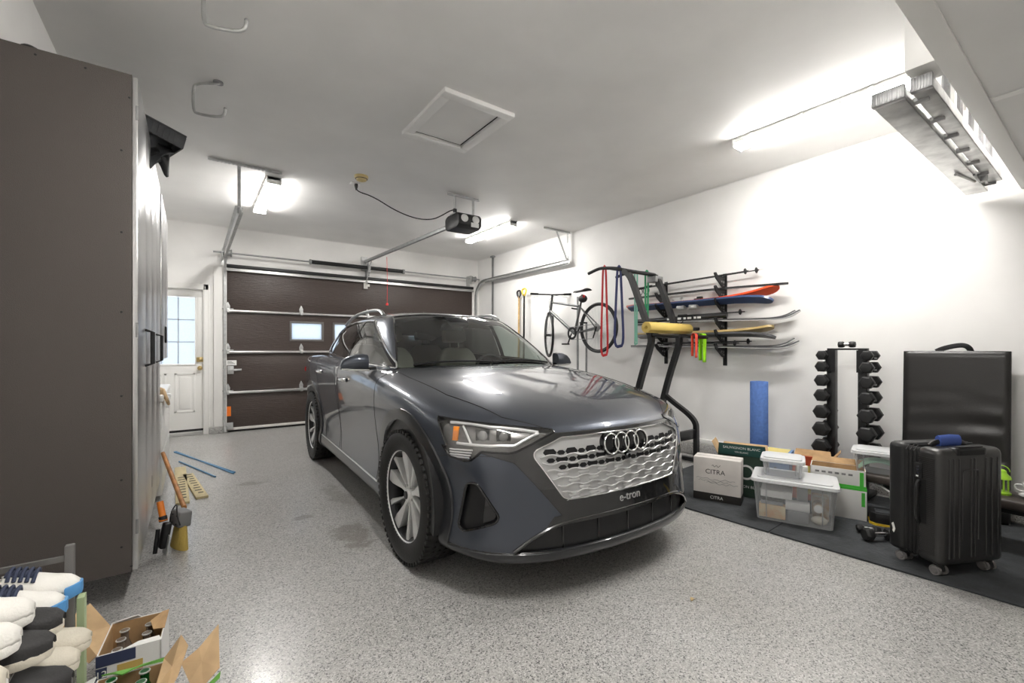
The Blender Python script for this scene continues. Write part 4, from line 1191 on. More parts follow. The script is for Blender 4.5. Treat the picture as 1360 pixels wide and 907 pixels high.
def pole(p0,p1,label,group,basket=True,m='ski_black',r=.0085,grip=True):
    p0=Vector(p0);p1=Vector(p1)
    t = thing('ski_pole',label,'ski pole',tuple(p0),0,group)
    MB().tube([p0,p0.lerp(p1,.97)],[r,r*.75],8).build('shaft',m,t)
    d=(p1-p0).normalized()
    if grip:
        MB().tube([p0-d*.0,p0+d*.11],[.017,.015],10).build('grip','rubber',t)
        MB().torus((0,0,0),.045,.005,18,6,frame(p0+d*.02+Vector((0,0,-.045)),(0,1,0),(0,0,1))).build('strap','black_plastic',t)
    MB().tube([p0.lerp(p1,.97),p1],[.005,.002],6).build('spike','silver',t)
    if basket: MB().lathe([(.008,-.012),(.032,.004),(.030,.008),(.008,.004)],16,frame(p1-d*.07,(d.cross(Vector((1,0,0)))),Vector((1,0,0)))).build('basket','black_plastic',t)
    return t
# level 1: two poles
pole((XR-.07,3.75,1.915+.115),(XR-.06,2.18,2.062),'black ski pole on the top arms of the wall rack, nearer the wall','ski poles on the top arms')
pole((XR-.13,3.60,1.92+.11),(XR-.13,2.26,2.055),'black ski pole on the top arms of the wall rack, the outer one','ski poles on the top arms')
# level 2: one thin board
ski([(3.86,1.906),(3.3,1.908),(2.6,1.905),(2.1,1.885),(1.93,1.882)],.05,.022,'ski_black','slim black cross-country ski on the second row of arms','slim skis',base='ski_black')
# level 3: orange and navy pair
a = ski([(3.90,1.790),(3.4,1.778),(2.62,1.775),(2.30,1.80),(2.10,1.84),(2.02,1.865)],.115,.024,'ski_pink','orange-tipped alpine ski on the third row of arms','orange and navy skis',base='ski_pink',mat2='ski_orange',basetip='ski_orange',split=.55,xoff=.02,tilt=R(32))
binding(a,XR-.09,2.95,1.79)
b = ski([(3.82,1.768),(3.4,1.768),(2.62,1.765),(2.32,1.762),(2.14,1.742),(2.05,1.725)],.115,.024,'ski_navy','navy alpine ski with its tip turned down below the orange one','orange and navy skis',base='ski_navy',xoff=-.045,mat2='ski_navy',split=.7,tilt=R(32))
for yy in (2.86,3.02): MB().box((XR-.18,yy,1.70),(XR-.11,yy+.10,1.752)).build('binding_part','binding',b,bevel=.01)
# level 4: cross-country pair with curled tips, a printed pole bag on top
ski([(3.80,1.556),(3.0,1.560),(2.3,1.552),(2.05,1.552),(1.95,1.575),(1.885,1.615)],.050,.020,'ski_grey','slim grey cross-country ski with curled tip on the fourth row, wall side','cross-country skis, fourth row',xoff=.045)
ski([(3.74,1.575),(3.0,1.575),(2.3,1.548),(2.0,1.540),(1.90,1.560),(1.815,1.610)],.050,.020,'ski_grey','slim grey cross-country ski with curled tip on the fourth row, outer side','cross-country skis, fourth row',xoff=-.03)
t = thing('printed_ski','dark ski with white lettering along its side on the fourth row of arms','ski',(XR-.12,3.0,1.58))
MB().tube([(XR-.15,3.72,1.592),(XR-.15,3.0,1.600),(XR-.15,2.52,1.612)],.024,10,flat=(.8,1.3)).build('bag','ski_black',t)
text_mesh('METRON SKATE',.050,'lettering','white_print',t,frame((XR-.178,2.98,1.602),(0,-1,0),(0,-.02,1)),.001) if False else None
for i,(yy,w_) in enumerate(((3.22,.05),(3.14,.03),(3.08,.045),(3.01,.03),(2.95,.05),(2.88,.03),(2.83,.045))): MB().box((XR-.1725,yy-w_/2,1.588),(XR-.1712,yy+w_/2,1.612)).build('print_mark','white_print',t)
pole((XR-.16,3.1,1.632),(XR-.155,2.30,1.632),'short black ski pole lying over the fourth row of skis','ski poles lower down',basket=True)
# level 5: wooden pair with bindings
a = ski([(3.72,1.425),(3.0,1.424),(2.5,1.424),(2.2,1.44),(2.06,1.468)],.105,.024,'ski_wood','wood-topped alpine ski with binding on the fifth row of arms','wood-topped skis',xoff=.0,base='ski_wood',tilt=R(20))
binding(a,XR-.11,2.98,1.436)
b = ski([(3.70,1.398),(3.0,1.400),(2.5,1.402),(2.2,1.392),(2.04,1.358)],.105,.022,'ski_grey','grey-based alpine ski turned tip down under the wood-topped one','wood-topped skis',xoff=-.01,base='ski_grey',tilt=R(20))
MB().box((XR-.15,2.86,1.33),(XR-.09,2.98,1.39)).box((XR-.14,3.08,1.345),(XR-.10,3.16,1.39)).build('binding_part','binding',b,bevel=.008)
# level 6: two poles and another cross-country pair
pole((XR-.07,3.45,1.318),(XR-.07,2.26,1.325),'black ski pole on the lowest arms, nearer the wall','ski poles lower down')
pole((XR-.15,3.30,1.312),(XR-.15,2.36,1.306),'black ski pole on the lowest arms, the outer one','ski poles lower down')
ski([(3.86,1.272),(3.0,1.274),(2.3,1.270),(2.05,1.272),(1.95,1.30),(1.89,1.345)],.050,.020,'ski_grey','slim grey cross-country ski with curled tip on the lowest arms, wall side','cross-country skis, lowest row',xoff=.045)
ski([(3.80,1.282),(3.0,1.280),(2.3,1.262),(2.0,1.256),(1.90,1.275),(1.82,1.318)],.050,.020,'ski_grey','slim grey cross-country ski with curled tip on the lowest arms, outer side','cross-country skis, lowest row',xoff=-.03)

# ---- pull-up and dip tower
mat('tower_black', (.013,.013,.0135), .38, coat=.2, bump=.05, bscale=300)
tw = thing('pull_up_tower','black tubular pull-up and dip tower hung with resistance bands','exercise tower',(4.2,3.0,0))
prof_t = [(3.40,.03),(3.28,.22),(3.12,.84),(2.965,1.28),(2.955,1.36),(2.99,1.45),(3.20,1.98),(3.25,2.07),(3.33,2.13),(3.50,2.165),(3.62,2.19)]
for x in (3.95,4.45):
    p = smooth_path([(x,y,z) for y,z in prof_t[:9]],2)
    MB().tube(p,.034,4,flat=(1.15,1.15)).build('upright','tower_black',tw,smooth=60)
    MB().tube(smooth_path([(x,3.25,2.10),(x,3.40,2.165),(x,3.65,2.205),(x-.01,3.72,2.20),(x-.02,3.86,2.165)],2),.019,10).build('grip_arm','tower_black',tw)
    MB().tube([(x,2.98,1.40),(x,2.80,1.375),(x,2.62,1.37)],.019,10).build('dip_handle','tower_black',tw)
    MB().tube(smooth_path([(x,3.16,.72),(x,3.02,.63),(x,2.83,.52),(x,2.755,.44),(x,2.75,.36),(x,2.75,.03)],2),.030,4,flat=(1.1,1.1)).build('front_leg','tower_black',tw,smooth=60)
    MB().box((x-.03,2.72,.0128),(x+.03,3.48,.055)).build('foot_rail','tower_black',tw,bevel=.006)
MB().tube([(3.93,3.30,2.125),(4.47,3.30,2.125)],.022,10).build('pull_up_bar','tower_black',tw)
MB().tube([(3.95,3.52,2.18),(4.45,3.52,2.18)],.018,10).build('pull_up_bar','tower_black',tw)
MB().box((3.93,3.22,.26),(4.47,3.26,.32)).build('cross_member','tower_black',tw,bevel=.006)
MB().box((3.95,2.745,.27),(4.50,2.79,.37)).build('front_step','tower_black',tw,bevel=.006)
MB().box((4.38,3.22,2.03),(4.52,3.34,2.10)).build('joint_plate','dull_steel',tw,bevel=.006)

# ---- things hung on the tower
mat('band_red', (.62,.03,.035), .6); mat('band_blue', (.045,.055,.16), .6); mat('band_green', (.03,.33,.13), .6); mat('band_teal', (.20,.48,.36), .6)
mat('band_lime', (.36,.80,.02), .5); mat('band_coral', (.85,.10,.06), .5)
def band(x,y,z0,z1,w,open_,m,label,dirx=0.,wd=.010):
    """closed rubber loop hanging over a bar"""
    n = 28; pts = []
    H = z0-z1
    for i in range(n):
        a = 2*PI*i/n
        v = math.cos(a); s_ = math.sin(a)
        k = (1-v)/2
        hw = .021 + (open_-.021)*min(1,k*1.25)*(1 if k<.9 else math.sqrt(max(0,1-((k-.9)/.1)**2))*.999+.001)
        if k < .06: hw *= math.sqrt(k/.06)
        q = Vector((x+dirx*s_*hw, y+(1 if s_>=0 else -1)*hw*math.sqrt(1-dirx*dirx), z0-H*k))
        pts.append(q)
    o = MB(); o.tube(pts,1.,6,closed=True,flat=(wd*.28,wd))
    return tag(o.build('resistance_band',m,None),label,'exercise band','resistance bands on the tower')
band(3.95,3.62,2.225,1.165,.02,.050,'band_red','red resistance band loop hanging from the tower arm',wd=.016)
band(3.95,3.40,2.19,1.27,.02,.062,'band_blue','dark blue resistance band loop hanging from the tower',wd=.018)
band(4.45,3.40,2.19,1.49,.03,.016,'band_green','bright green resistance band hanging from the far tower arm',wd=.014)
band(4.45,3.56,2.21,1.30,.02,.012,'band_teal','pale teal resistance band beside the green one',wd=.013)
def short_band(x,y,z0,z1,w,m,label):
    o = MB()
    def fn(u,v): return (x+(u-.5)*w, y-.022-.006*math.sin(9*u+3*v)*v, lerp(z0,z1,v))
    o.grid(fn,6,8); o.grid(lambda u,v:(x+(u-.5)*w*.95, y+.024+.004*math.sin(7*u)*v, lerp(z0,z1,v*.93)),6,8)
    o.grid(lambda u,v:(x+(u-.5)*w, y+.001-.023*math.cos(PI*v), z0+.022*math.sin(PI*v)),6,8)
    return tag(o.build('loop_band',m,None,solid=.002),label,'exercise band','short loop bands on the dip handle')
short_band(4.40,2.74,1.39,1.15,.050,'band_coral','coral red fabric band draped over the dip handle')
short_band(4.49,2.70,1.39,1.10,.075,'band_lime','lime green band draped over the dip handle')
mat('yoga_yellow', (.72,.53,.14), .6, bump=.1, bscale=150)
ym = thing('rolled_yoga_mat','rolled yellow exercise mat laid across the dip handles','yoga mat',(4.13,2.87,1.40))
sp = []
for i in range(120):
    a = 2*PI*4.6*i/119; r_ = .018+.040*i/119; sp.append((r_*math.cos(a),r_*math.sin(a)))
so_ = MB()
Mx = Matrix(((0,0,1,0),(1,0,0,2.88),(0,1,0,1.464),(0,0,0,1)))
vs = [Mx@Vector((p[0],p[1],3.76)) for p in sp]+[Mx@Vector((p[0],p[1],4.50)) for p in sp]
so_.add(vs,[(i,i+1,len(sp)+i+1,len(sp)+i) for i in range(len(sp)-1)])
so_.build('mat_sheet','yoga_yellow',ym,solid=.0078,smooth=60)

# ---- bicycle on its wall stand
mat('bike_frame', (.16,.165,.165), .3, metal=.6, coat=.5); mat('bike_black', (.015,.015,.016), .45); mat('bike_red', (.60,.02,.02), .3)
BX = 4.50
bk = thing('bicycle','grey hybrid bicycle held on an upright stand against the wall','bicycle',(BX,4.70,1.2))
hd0, hd1 = Vector((BX,5.20,1.99)), Vector((BX,5.235,1.83))
BB = Vector((BX,4.70,1.47)); ST = Vector((BX,4.58,1.86)); RA = Vector((BX,4.235,1.535))
fr = MB(); fr.tube([hd0,hd1],.022,12); fr.tube([hd0+Vector((0,-.015,-.03)),ST+Vector((0,.03,.0))],.018,10); fr.tube([hd1,BB],.024,10); fr.tube([BB,ST],.017,10)
for sx in (-.035,.035):
    fr.tube([ST+Vector((0,0,-.02)),RA+Vector((sx*1.6,0,0))],.009,8); fr.tube([BB,BB.lerp(RA,.3)+Vector((sx,0,0)),RA+Vector((sx*1.6,0,0))],.010,8)
fr.build('frame','bike_frame',bk)
def bwheel(c,ax,nm):
    ax = Vector(ax).normalized(); M = frame(c,ax.cross(Vector((0,0,1))),(0,0,1)); 
    ty = MB(); ty.torus((0,0,0),.328,.019,56,10,M); w_ = ty.build('tyre','bike_black',bk)
    MB().lathe([(.300,-.010),(.318,-.011),(.318,.011),(.300,.010),(.300,-.010)],48,M).build('rim','bike_black',w_)
    sp_ = MB()
    for k in range(28):
        a = 2*PI*k/28; b_ = a+(.5 if k%2 else -.5); z_ = .025 if k%4<2 else -.025
        sp_.tube([M@Vector((.02*math.cos(b_),.02*math.sin(b_),z_)),M@Vector((.302*math.cos(a),.302*math.sin(a),0))],.0012,4)
    sp_.build('spoke','silver',w_)['kind'] = 'stuff'
    MB().cyl((0,0,-.04),(0,0,.04),.02,12,M=M).build('hub','bike_black',w_)
bwheel(RA,(1,0,0),'rear')
steer = R(-30)
fd = Vector((math.sin(steer)*-1,math.cos(steer),0)); fax = Vector((math.cos(steer),math.sin(steer),0))
FA = hd1+Vector((0,.02,-.37))+fd*.05
fk = MB()
for sx in (-1,1): fk.tube(smooth_path([hd1+Vector((0,0,-.01)),hd1+fax*sx*.05+Vector((0,.0,-.035)),FA+fax*sx*.052],1),.013,8)
fk.build('fork','bike_frame',bk)
bwheel(FA,fax,'front')
stm = MB(); stm.tube([hd0,hd0+Vector((0,-.01,.09))],.016,10); hb_ = hd0+Vector((0,0,.10))+fd*.07; stm.tube([hd0+Vector((0,-.01,.085)),hb_],.015,10); stm.build('stem','bike_black',bk)
bar = MB(); bar.tube(smooth_path([hb_-fax*.30+Vector((0,0,.01)),hb_-fax*.08,hb_+fax*.08,hb_+fax*.30+Vector((0,0,.01))],2),.012,8); bo = bar.build('handlebar','bike_black',bk)
for sx in (-1,1):
    MB().tube([hb_+fax*sx*.20+Vector((0,0,.007)),hb_+fax*sx*.325+Vector((0,0,.012))],.017,10).build('grip','rubber',bo)
    MB().tube([hb_+fax*sx*.17,hb_+fax*sx*.19+fd*.05+Vector((0,0,-.02)),hb_+fax*sx*.27+fd*.06+Vector((0,0,-.03))],.005,6).build('brake_lever','silver',bo)
MB().tube(smooth_path([hb_+fax*.16,hb_+fd*.13+Vector((0,0,-.02)),hd1+fd*.10+Vector((0,0,.05)),hd1],2),.003,6).build('brake_cable','bike_black',bk)
MB().tube([ST,ST+Vector((0,-.04,.16))],.0135,10).build('seat_post','bike_black',bk)
sad = MB(); 
def sdl(u,v):
    y = lerp(4.70,4.43,u); w_ = .022+.055*max(0,(u-.35)/.65)**1.2
    a = PI*v; return (BX+w_*math.cos(a), y, 2.055+.012*u+.024*math.sin(a)+(.012*(u-.5)**2))
sad.grid(sdl,12,10); sad.build('saddle','bike_black',bk,solid=.008)
MB().sphere((BX-.01,4.52,1.955),(.05,.075,.055),14,10).build('saddle_bag','bike_black',bk)
MB().sphere((BX-.04,4.47,1.985),(.018,.014,.022),10,8).build('rear_light','bike_red',bk)
for r_,nm in ((.092,'chainring'),(.075,'chainring')):
    MB().lathe([(r_-.016,-.003),(r_,-.003),(r_,.003),(r_-.016,.003),(r_-.016,-.003)],36,frame(BB+Vector((-.05,0,0)),(0,1,0),(0,0,1))).build(nm,'bike_black',bk)
MB().tube([BB+Vector((-.06,0,0)),BB+Vector((-.075,.06,-.155))],.011,8).build('crank','bike_black',bk)
MB().tube([BB+Vector((.06,0,0)),BB+Vector((.075,-.06,.155))],.011,8).build('crank','bike_black',bk)
for p in (BB+Vector((-.12,.06,-.155)),BB+Vector((.12,-.06,.155))): MB().cbox(p,(.09,.08,.022)).build('pedal','bike_black',bk,bevel=.006)
for k in range(5): MB().lathe([(.02,-.0015),(.055-.007*k,-.0015),(.055-.007*k,.0015),(.02,.0015)],24,frame(RA+Vector((-.026-.005*k,0,0)),(0,1,0),(0,0,1))).build('sprocket','dull_steel',bk)
MB().tube([RA+Vector((-.05,0,-.01)),RA+Vector((-.055,.02,-.08)),RA+Vector((-.05,.05,-.14))],.010,8).build('derailleur','bike_black',bk)
MB().tube([BB+Vector((-.05,0,.09)),RA+Vector((-.04,0,.05))],.004,6).tube([BB+Vector((-.05,0,-.09)),RA+Vector((-.05,.05,-.15))],.004,6).build('chain','dull_steel',bk)
bs = thing('bike_stand','grey upright pole of the bike stand from floor to bike','bike stand',(4.66,4.80,0))
MB().tube([(4.66,4.80,.02),(4.66,4.80,2.02)],.016,12).build('pole','dull_steel',bs)
MB().tube([(4.66,4.62,.02),(4.66,4.62,1.62)],.014,12).build('rear_pole','dull_steel',bs)
MB().box((4.52,4.50,0),(4.78,4.92,.02)).build('base_plate','black_metal',bs,bevel=.006)
for z in (1.84,1.50): MB().tube([(4.66,4.80,z),(4.60,4.80,z),(4.54,4.80,z+.005)],.012,8).build('cradle_arm','black_metal',bs)

# ---- two long-handled shovels by the post
mat('wood_handle', (.60,.40,.17), .5, var=.2, vscale=20); mat('yellow_plastic', (.80,.55,.04), .4)
def shovel(y,m,mh,label,z1=2.19,dx=0.):
    XR = globals()['XR']-dx
    t = thing('snow_shovel',label,'shovel',(XR-.06,y,.02),0,'shovels against the wall')
    MB().tube([(XR-.06,y,.40),(XR-.045,y,z1)],.0165,10).build('shaft',m,t)
    d = MB(); d.tube(smooth_path([(XR-.045,y-.01,z1-.02),(XR-.045,y-.055,z1+.03),(XR-.045,y-.055,z1+.10),(XR-.045,y+.055,z1+.10),(XR-.045,y+.055,z1+.03),(XR-.045,y+.01,z1-.02)],2),.015,8); d.build('d_grip',mh,t)
    bl = MB(); bl.grid(lambda u,v:(XR-.05-.05*math.sin(PI*v)-.03*v+.02, y+(u-.5)*.40, .44-.42*v),8,8); bl.build('blade',m if m!='wood_handle' else 'black_plastic',t,solid=.006)
shovel(6.40,'wood_handle','black_plastic','wood-shafted shovel with black grip standing against the wall')
shovel(6.13,'black_plastic','yellow_plastic','black-shafted shovel with a yellow grip standing against the wall',dx=.09)

# ================================================================== gym corner
mat('foam_blue', (.10,.20,.52), .75, bump=.35, bscale=90, var=.12, vscale=40)
fr_ = MB(); fr_.lathe([(0,.0),(.074,.0),(.078,.006),(.078,.912),(.074,.918),(.03,.918),(.026,.910),(0,.910)],40,Matrix.Translation((4.45,2.09,.0127)))
tag(fr_.build('foam_roller','foam_blue',None),'tall blue foam roller standing on end against the wall','foam roller')

mat('db_rubber', (.018,.018,.0185), .45, bump=.1, bscale=200)
rk = thing('dumbbell_rack','black upright dumbbell rack with two saddle posts','dumbbell rack',(4.46,1.42,.0127))
for y in (1.49,1.27):
    MB().box((4.43,y-.030,.03),(4.50,y+.030,1.235)).build('post','tower_black',rk,bevel=.004)
    MB().box((4.42,y-.036,1.05),(4.426,y+.036,1.232)).build('front_plate','black_metal',rk)
MB().box((4.29,1.46,.0127),(4.70,1.52,.05)).box((4.29,1.24,.0127),(4.70,1.30,.05)).box((4.43,1.27,.02),(4.49,1.49,.05)).build('base','tower_black',rk,bevel=.006)
MB().box((4.435,1.24,1.235),(4.495,1.52,1.25)).build('top_bar','tower_black',rk,bevel=.004)
DBZ = [1.19,1.094,.975,.848,.708,.562,.41]
DBR = [.044,.050,.054,.057,.062,.066,.070]
words = ['lightest','second lightest','third lightest','middle','third heaviest','second heaviest','heaviest']
def dumbbell(x,y,z,r,L,label,rz=0.,group='hex dumbbells on the rack'):
    t = thing('dumbbell',label,'dumbbell',(x,y,z),rz,group)
    MB().tube([(-L/2,0,0),(L/2,0,0)],.0145,12).build('handle','chrome',t,local=True)
    for s in (-1,1):
        hx = MB(); hx.lathe([(0,0),(r*.80,0),(r,.012),(r,r*.95),(r*.80,r*.95+.014),(0,r*.95+.014)],6,Matrix(((0,0,s,s*L/2-s*.01),(0,1,0,0),(1,0,0,0),(0,0,0,1))) @ Matrix.Rotation(R(30),4,'Z'))
        hx.build('hex_head','db_rubber',t,local=True,bevel=.003,smooth=20)
    return t
for k in range(7):
    for y,nm in ((1.537,'the post nearer the blue roller'),(1.223,'the post nearer the black folding mat')):
        dumbbell(4.455,y,DBZ[k],DBR[k],.115,'black hex dumbbell, %s pair level on %s'%(words[k],nm))
        MB().box((4.42,y-.035 if y<1.4 else y-.012,DBZ[k]-.028),(4.49,y+.012 if y<1.4 else y+.035,DBZ[k]-.014)).build('saddle','tower_black',rk)
dumbbell(4.465,1.385,1.2815,.030,.055,'small black dumbbell lying on top of the dumbbell rack',rz=R(90),group='loose dumbbells')

# ---- folding mat leaning on the wall
mat('vinyl', (.028,.0265,.0255), .29, bump=.06, bscale=120)
fm = thing('folding_mat','black vinyl folding mat with a carry strap leaning on the wall','exercise mat',(4.65,.77,.0127))
def fmat(side):
    def fn(u,v):
        y = lerp(1.06,.485,u); z = lerp(.02,1.225,v)
        x = lerp(4.64,4.70,v)
        wr = 0
        if v < .78:
            k = (.78-v)/.78
            wr = .020*k*(math.sin(34*v+2.2*math.sin(3*u+v*5))+.6*math.sin(57*v-3*u))*(.4+.6*math.sin(PI*min(1,max(0,u)))**.3)
        edge = min(u,1-u,v*1.5,(1-v)*1.5)
        bul = .016*min(1,edge/.05)**.5
        return (x-(.028+bul+wr*min(1,edge/.06)) if side<0 else x+.028+bul*.5, y, z)
    return fn
o = MB(); o.grid(fmat(-1),40,90); o.build('front_cover','vinyl',fm)
o = MB(); o.grid(fmat(1),6,10)
ring = lambda side,n: [fmat(side)(0,i/n) for i in range(n+1)]+[fmat(side)(i/n,1) for i in range(1,n+1)]+[fmat(side)(1,1-i/n) for i in range(1,n+1)]+[fmat(side)(1-i/n,0) for i in range(1,n)]
A = ring(-1,20); B_ = ring(1,20); nn = len(A)
o.add(A+B_,[(i,(i+1)%nn,nn+(i+1)%nn,nn+i) for i in range(nn)])
o.build('back_cover','vinyl',fm)
pp = MB(); pp.tube([fmat(-1)(0,i/12) for i in range(13)]+[fmat(-1)(i/12,1) for i in range(1,13)]+[fmat(-1)(1,1-i/12) for i in range(1,13)],.0045,6); pp.build('piping','vinyl',fm)
sp_ = MB(); sp_.tube(smooth_path([(4.69,.875,1.225),(4.685,.83,1.25),(4.68,.76,1.27),(4.675,.715,1.272),(4.68,.69,1.25),(4.69,.685,1.225)],2),1.,6,flat=(.004,.018)); sp_.build('carry_strap','black_plastic',fm)

# ---- suitcase
mat('case_black', (.012,.012,.0125), .42, coat=.15, bump=.10, bscale=260)
mat('case_ribbed', (.026,.025,.0245), .33, coat=.3)
mat('nylon', (.014,.014,.014), .8, bump=.3, bscale=500)
mat('tag_blue', (.06,.11,.38), .6)
mat('wheel_grey', (.20,.19,.185), .5)
bx, by = Vector((.90,-.436,0)).normalized(), Vector((.436,.90,0)).normalized()
SN = Vector((3.235,.585,.0127))
sc = thing('suitcase','large black hard-shell suitcase on spinner wheels with a blue handle wrap','suitcase',tuple(SN+bx*.21+by*.14))
SM = Matrix((bx,by,Vector((0,0,1)))).transposed().to_4x4(); SM.translation = SN
SW, SD, S0, S1 = .43, .285, .062, .69
def shell(y0,y1,nm,m,bv):
    o = MB(); o.box((0,y0,S0),(SW,y1,S1)); o2 = MB()
    me = o.build(nm,m,sc,bevel=0)
    return me
def rbox(lo,hi,r,seg,nm,m,parent=sc,M=SM):
    o = MB(); o.box(lo,hi)
    bm = bmesh.new(); vs = [bm.verts.new(p) for p in o.v]
    for f in o.f: bm.faces.new([vs[i] for i in f])
    bmesh.ops.recalc_face_normals(bm,faces=bm.faces)
    bmesh.ops.bevel(bm,geom=list(bm.edges),offset=r,segments=seg,profile=.5,affect='EDGES',clamp_overlap=True)
    b2 = MB(); bm.verts.index_update(); b2.add([v.co.copy() for v in bm.verts],[[v.index for v in f.verts] for f in bm.faces],M); bm.free()
    return b2.build(nm,m,parent,smooth=50)
rbox((0,0,S0),(SW,.128,S1),.035,4,'front_shell','case_ribbed')
rbox((0,.185,S0),(SW,SD,S1),.030,4,'rear_shell','case_black')
rbox((.008,.095,S0+.008),(SW-.008,.215,S1-.008),.02,3,'expansion_gusset','nylon')
for yy in (.134,.155,.176):
    rr = [(.004,yy,S0+.03),(.004,yy,S1-.03),(.03,yy,S1-.004),(SW-.03,yy,S1-.004),(SW-.004,yy,S1-.03),(SW-.004,yy,S0+.03),(SW-.03,yy,S0+.004),(.03,yy,S0+.004)]
    MB().tube([SM@Vector(p) for p in rr],.0065,6,closed=True).build('zip','case_black',sc)
fs_ = MB()
for i in range(52): fs_.box((-.0028,.030,S0+.05+i*.0102),(.002,.112,S0+.05+i*.0102+.0045),SM)
fs_.build('side_ribbing','case_ribbed',sc)['kind'] = 'stuff'
for xx in (.055,.085,.12,.20,.225,.30,.34,.38): MB().tube([SM@Vector((xx,-.0006,S0+.045)),SM@Vector((xx,-.0006,S1-.05))],.0042,6).build('front_rib','case_ribbed',sc)
MB().tube(smooth_path([SM@Vector(p) for p in ((.14,-.0006,.20),(.14,-.0006,.56),(.15,-.0006,.58),(.24,-.0006,.58),(.25,-.0006,.56),(.25,-.0006,.20))],1),.0042,6).build('front_rib','case_ribbed',sc)
# telescopic handle well and top handle
rbox((.10,-.002,S1-.040),(.31,.05,S1+.006),.012,3,'handle_well','case_black')
MB().box((.125,-.004,S1-.032),(.285,.0,S1-.006),SM).build('well_slot','gap_black',sc)
rbox((.13,.004,S1+.004),(.29,.026,S1+.014),.004,2,'pull_handle','case_black')
th_ = MB(); th_.tube(smooth_path([SM@Vector(p) for p in ((.06,.10,S1),(.09,.098,S1+.022),(.20,.098,S1+.026),(.27,.10,S1+.02),(.30,.10,S1))],2),1.,8,flat=(.011,.015)); th_.build('top_handle','case_black',sc)
tw_ = MB(); tw_.tube([SM@Vector(p) for p in ((.115,.098,S1+.024),(.19,.098,S1+.028),(.255,.098,S1+.023))],1.,10,flat=(.017,.034)); tw_.build('handle_wrap','tag_blue',sc)
# carry handle and lock on the side
MB().tube(smooth_path([SM@Vector(p) for p in ((.0,.105,.275),(-.026,.100,.30),(-.028,.100,.47),(.0,.105,.50))],2),1.,8,flat=(.010,.014)).build('carry_handle','case_black',sc)
MB().box((-.0035,.070,.27),(.0,.125,.515),SM).build('handle_recess','gap_black',sc)
lkp = MB(); lkp.box((-.008,.088,.515),(.004,.128,.60),SM); lko = lkp.build('lock_plate','case_black',sc,bevel=.003)
for i in range(3): MB().box((-.0105,.100,.537+i*.018),(-.007,.114,.547+i*.018),SM).build('lock_dial','chrome',lko)
MB().box((-.0105,.105,.522),(-.007,.116,.530),SM).build('lock_key','white_plastic',lko)
MB().prism([(.245,.155),(.253,.165),(.250,.18),(.258,.205),(.248,.215),(.242,.20),(.236,.18),(.24,.165)],-.0008,.0006,SM@Matrix(((0,0,1,-.0005),(1,0,0,0),(0,1,0,0),(0,0,0,1)))).build('torn_sticker','white_plastic',sc)
for cx_,cy_ in ((.055,.05),(SW-.05,.05),(.055,SD-.055),(SW-.05,SD-.055)):
    c = SM@Vector((cx_,cy_,0))
    wo = MB(); wo.cyl(c+Vector((0,0,.045)),c+Vector((0,0,S0+.012-.0127)),.024,14).box((cx_-.012,cy_-.024,.025),(cx_+.012,cy_+.024,.05),SM); cs = wo.build('caster','case_black',sc,bevel=.002)
    for s in (-1,1):
        MB().lathe([(0,-.010),(.014,-.010),(.018,-.006),(.0265,-.009),(.0265,.009),(.018,.006),(.014,.010),(0,.010)],20,SM@Matrix(((0,0,1,cx_+s*.022),(1,0,0,cy_),(0,1,0,.0275),(0,0,0,1)))).build('caster_wheel','wheel_grey',cs)

# ---- weight bench with its load
mat('bench_top', (.060,.048,.042), .40, bump=.08, bscale=140); mat('lime_plastic', (.42,.75,.05), .35)
mat('ceramic', (.80,.80,.78), .2, coat=.5)
wbx = thing('weight_bench','low padded bench with dark brown top behind the suitcase','bench',(4.12,.40,.0127))
rbox((3.98,-.62,.275),(4.27,1.20,.335),.018,3,'pad','bench_top',wbx,Matrix.Identity(4))
for y in (1.02,-.45):
    MB().tube([(4.125,y,.275),(4.125,y-.04,.04)],.022,4).build('leg','tower_black',wbx,smooth=60)
    MB().box((4.095,y-.07,.0127),(4.32,y-.01,.05)).build('foot','tower_black',wbx,bevel=.006)
MB().box((4.09,-.5,.225),(4.16,1.05,.275)).build('spine','tower_black',wbx,bevel=.005)
MB().tube([(4.02,1.06,.27),(3.97,.98,.24),(3.95,.95,.10)],.009,8).build('adjuster','silver',wbx)
ln = thing('lantern','small lime green lantern with wire handle on the bench','lantern',(4.12,.465,.335))
MB().lathe([(0,0),(.040,0),(.042,.012),(.034,.018),(.030,.022),(0,.022)],8,Matrix.Translation((4.12,.465,.335))).build('base','lime_plastic',ln)
for k in range(4): a=PI/2*k+.4; MB().box((4.12+.028*math.cos(a)-.004,.465+.028*math.sin(a)-.004,.355),(4.12+.028*math.cos(a)+.004,.465+.028*math.sin(a)+.004,.43)).build('corner_post','lime_plastic',ln)
MB().lathe([(.025,0),(.024,.08)],16,Matrix.Translation((4.12,.465,.352))).build('glass_tube','lamp_glass',ln)
MB().lathe([(.028,0),(.044,.004),(.040,.020),(.022,.040),(.020,.055),(.010,.062),(0,.062)],8,Matrix.Translation((4.12,.465,.428))).build('cap','lime_plastic',ln)
MB().tube(arc_pts((4.12,.465,.48),.034,0,PI,12,'yz'),.0025,6).build('wire_handle','lime_plastic',ln)
cu = thing('cup_and_saucer','white cup on a saucer standing on the bench','cup',(4.13,.33,.335))
MB().lathe([(0,0),(.025,0),(.035,.004),(.066,.014),(.068,.018),(.03,.010),(0,.008)],28,Matrix.Translation((4.13,.33,.335))).build('saucer','ceramic',cu)
MB().lathe([(0,.010),(.022,.010),(.026,.018),(.045,.05),(.052,.088),(.049,.088),(.042,.052),(.02,.022),(0,.020)],28,Matrix.Translation((4.13,.33,.335))).build('cup_bowl','ceramic',cu)
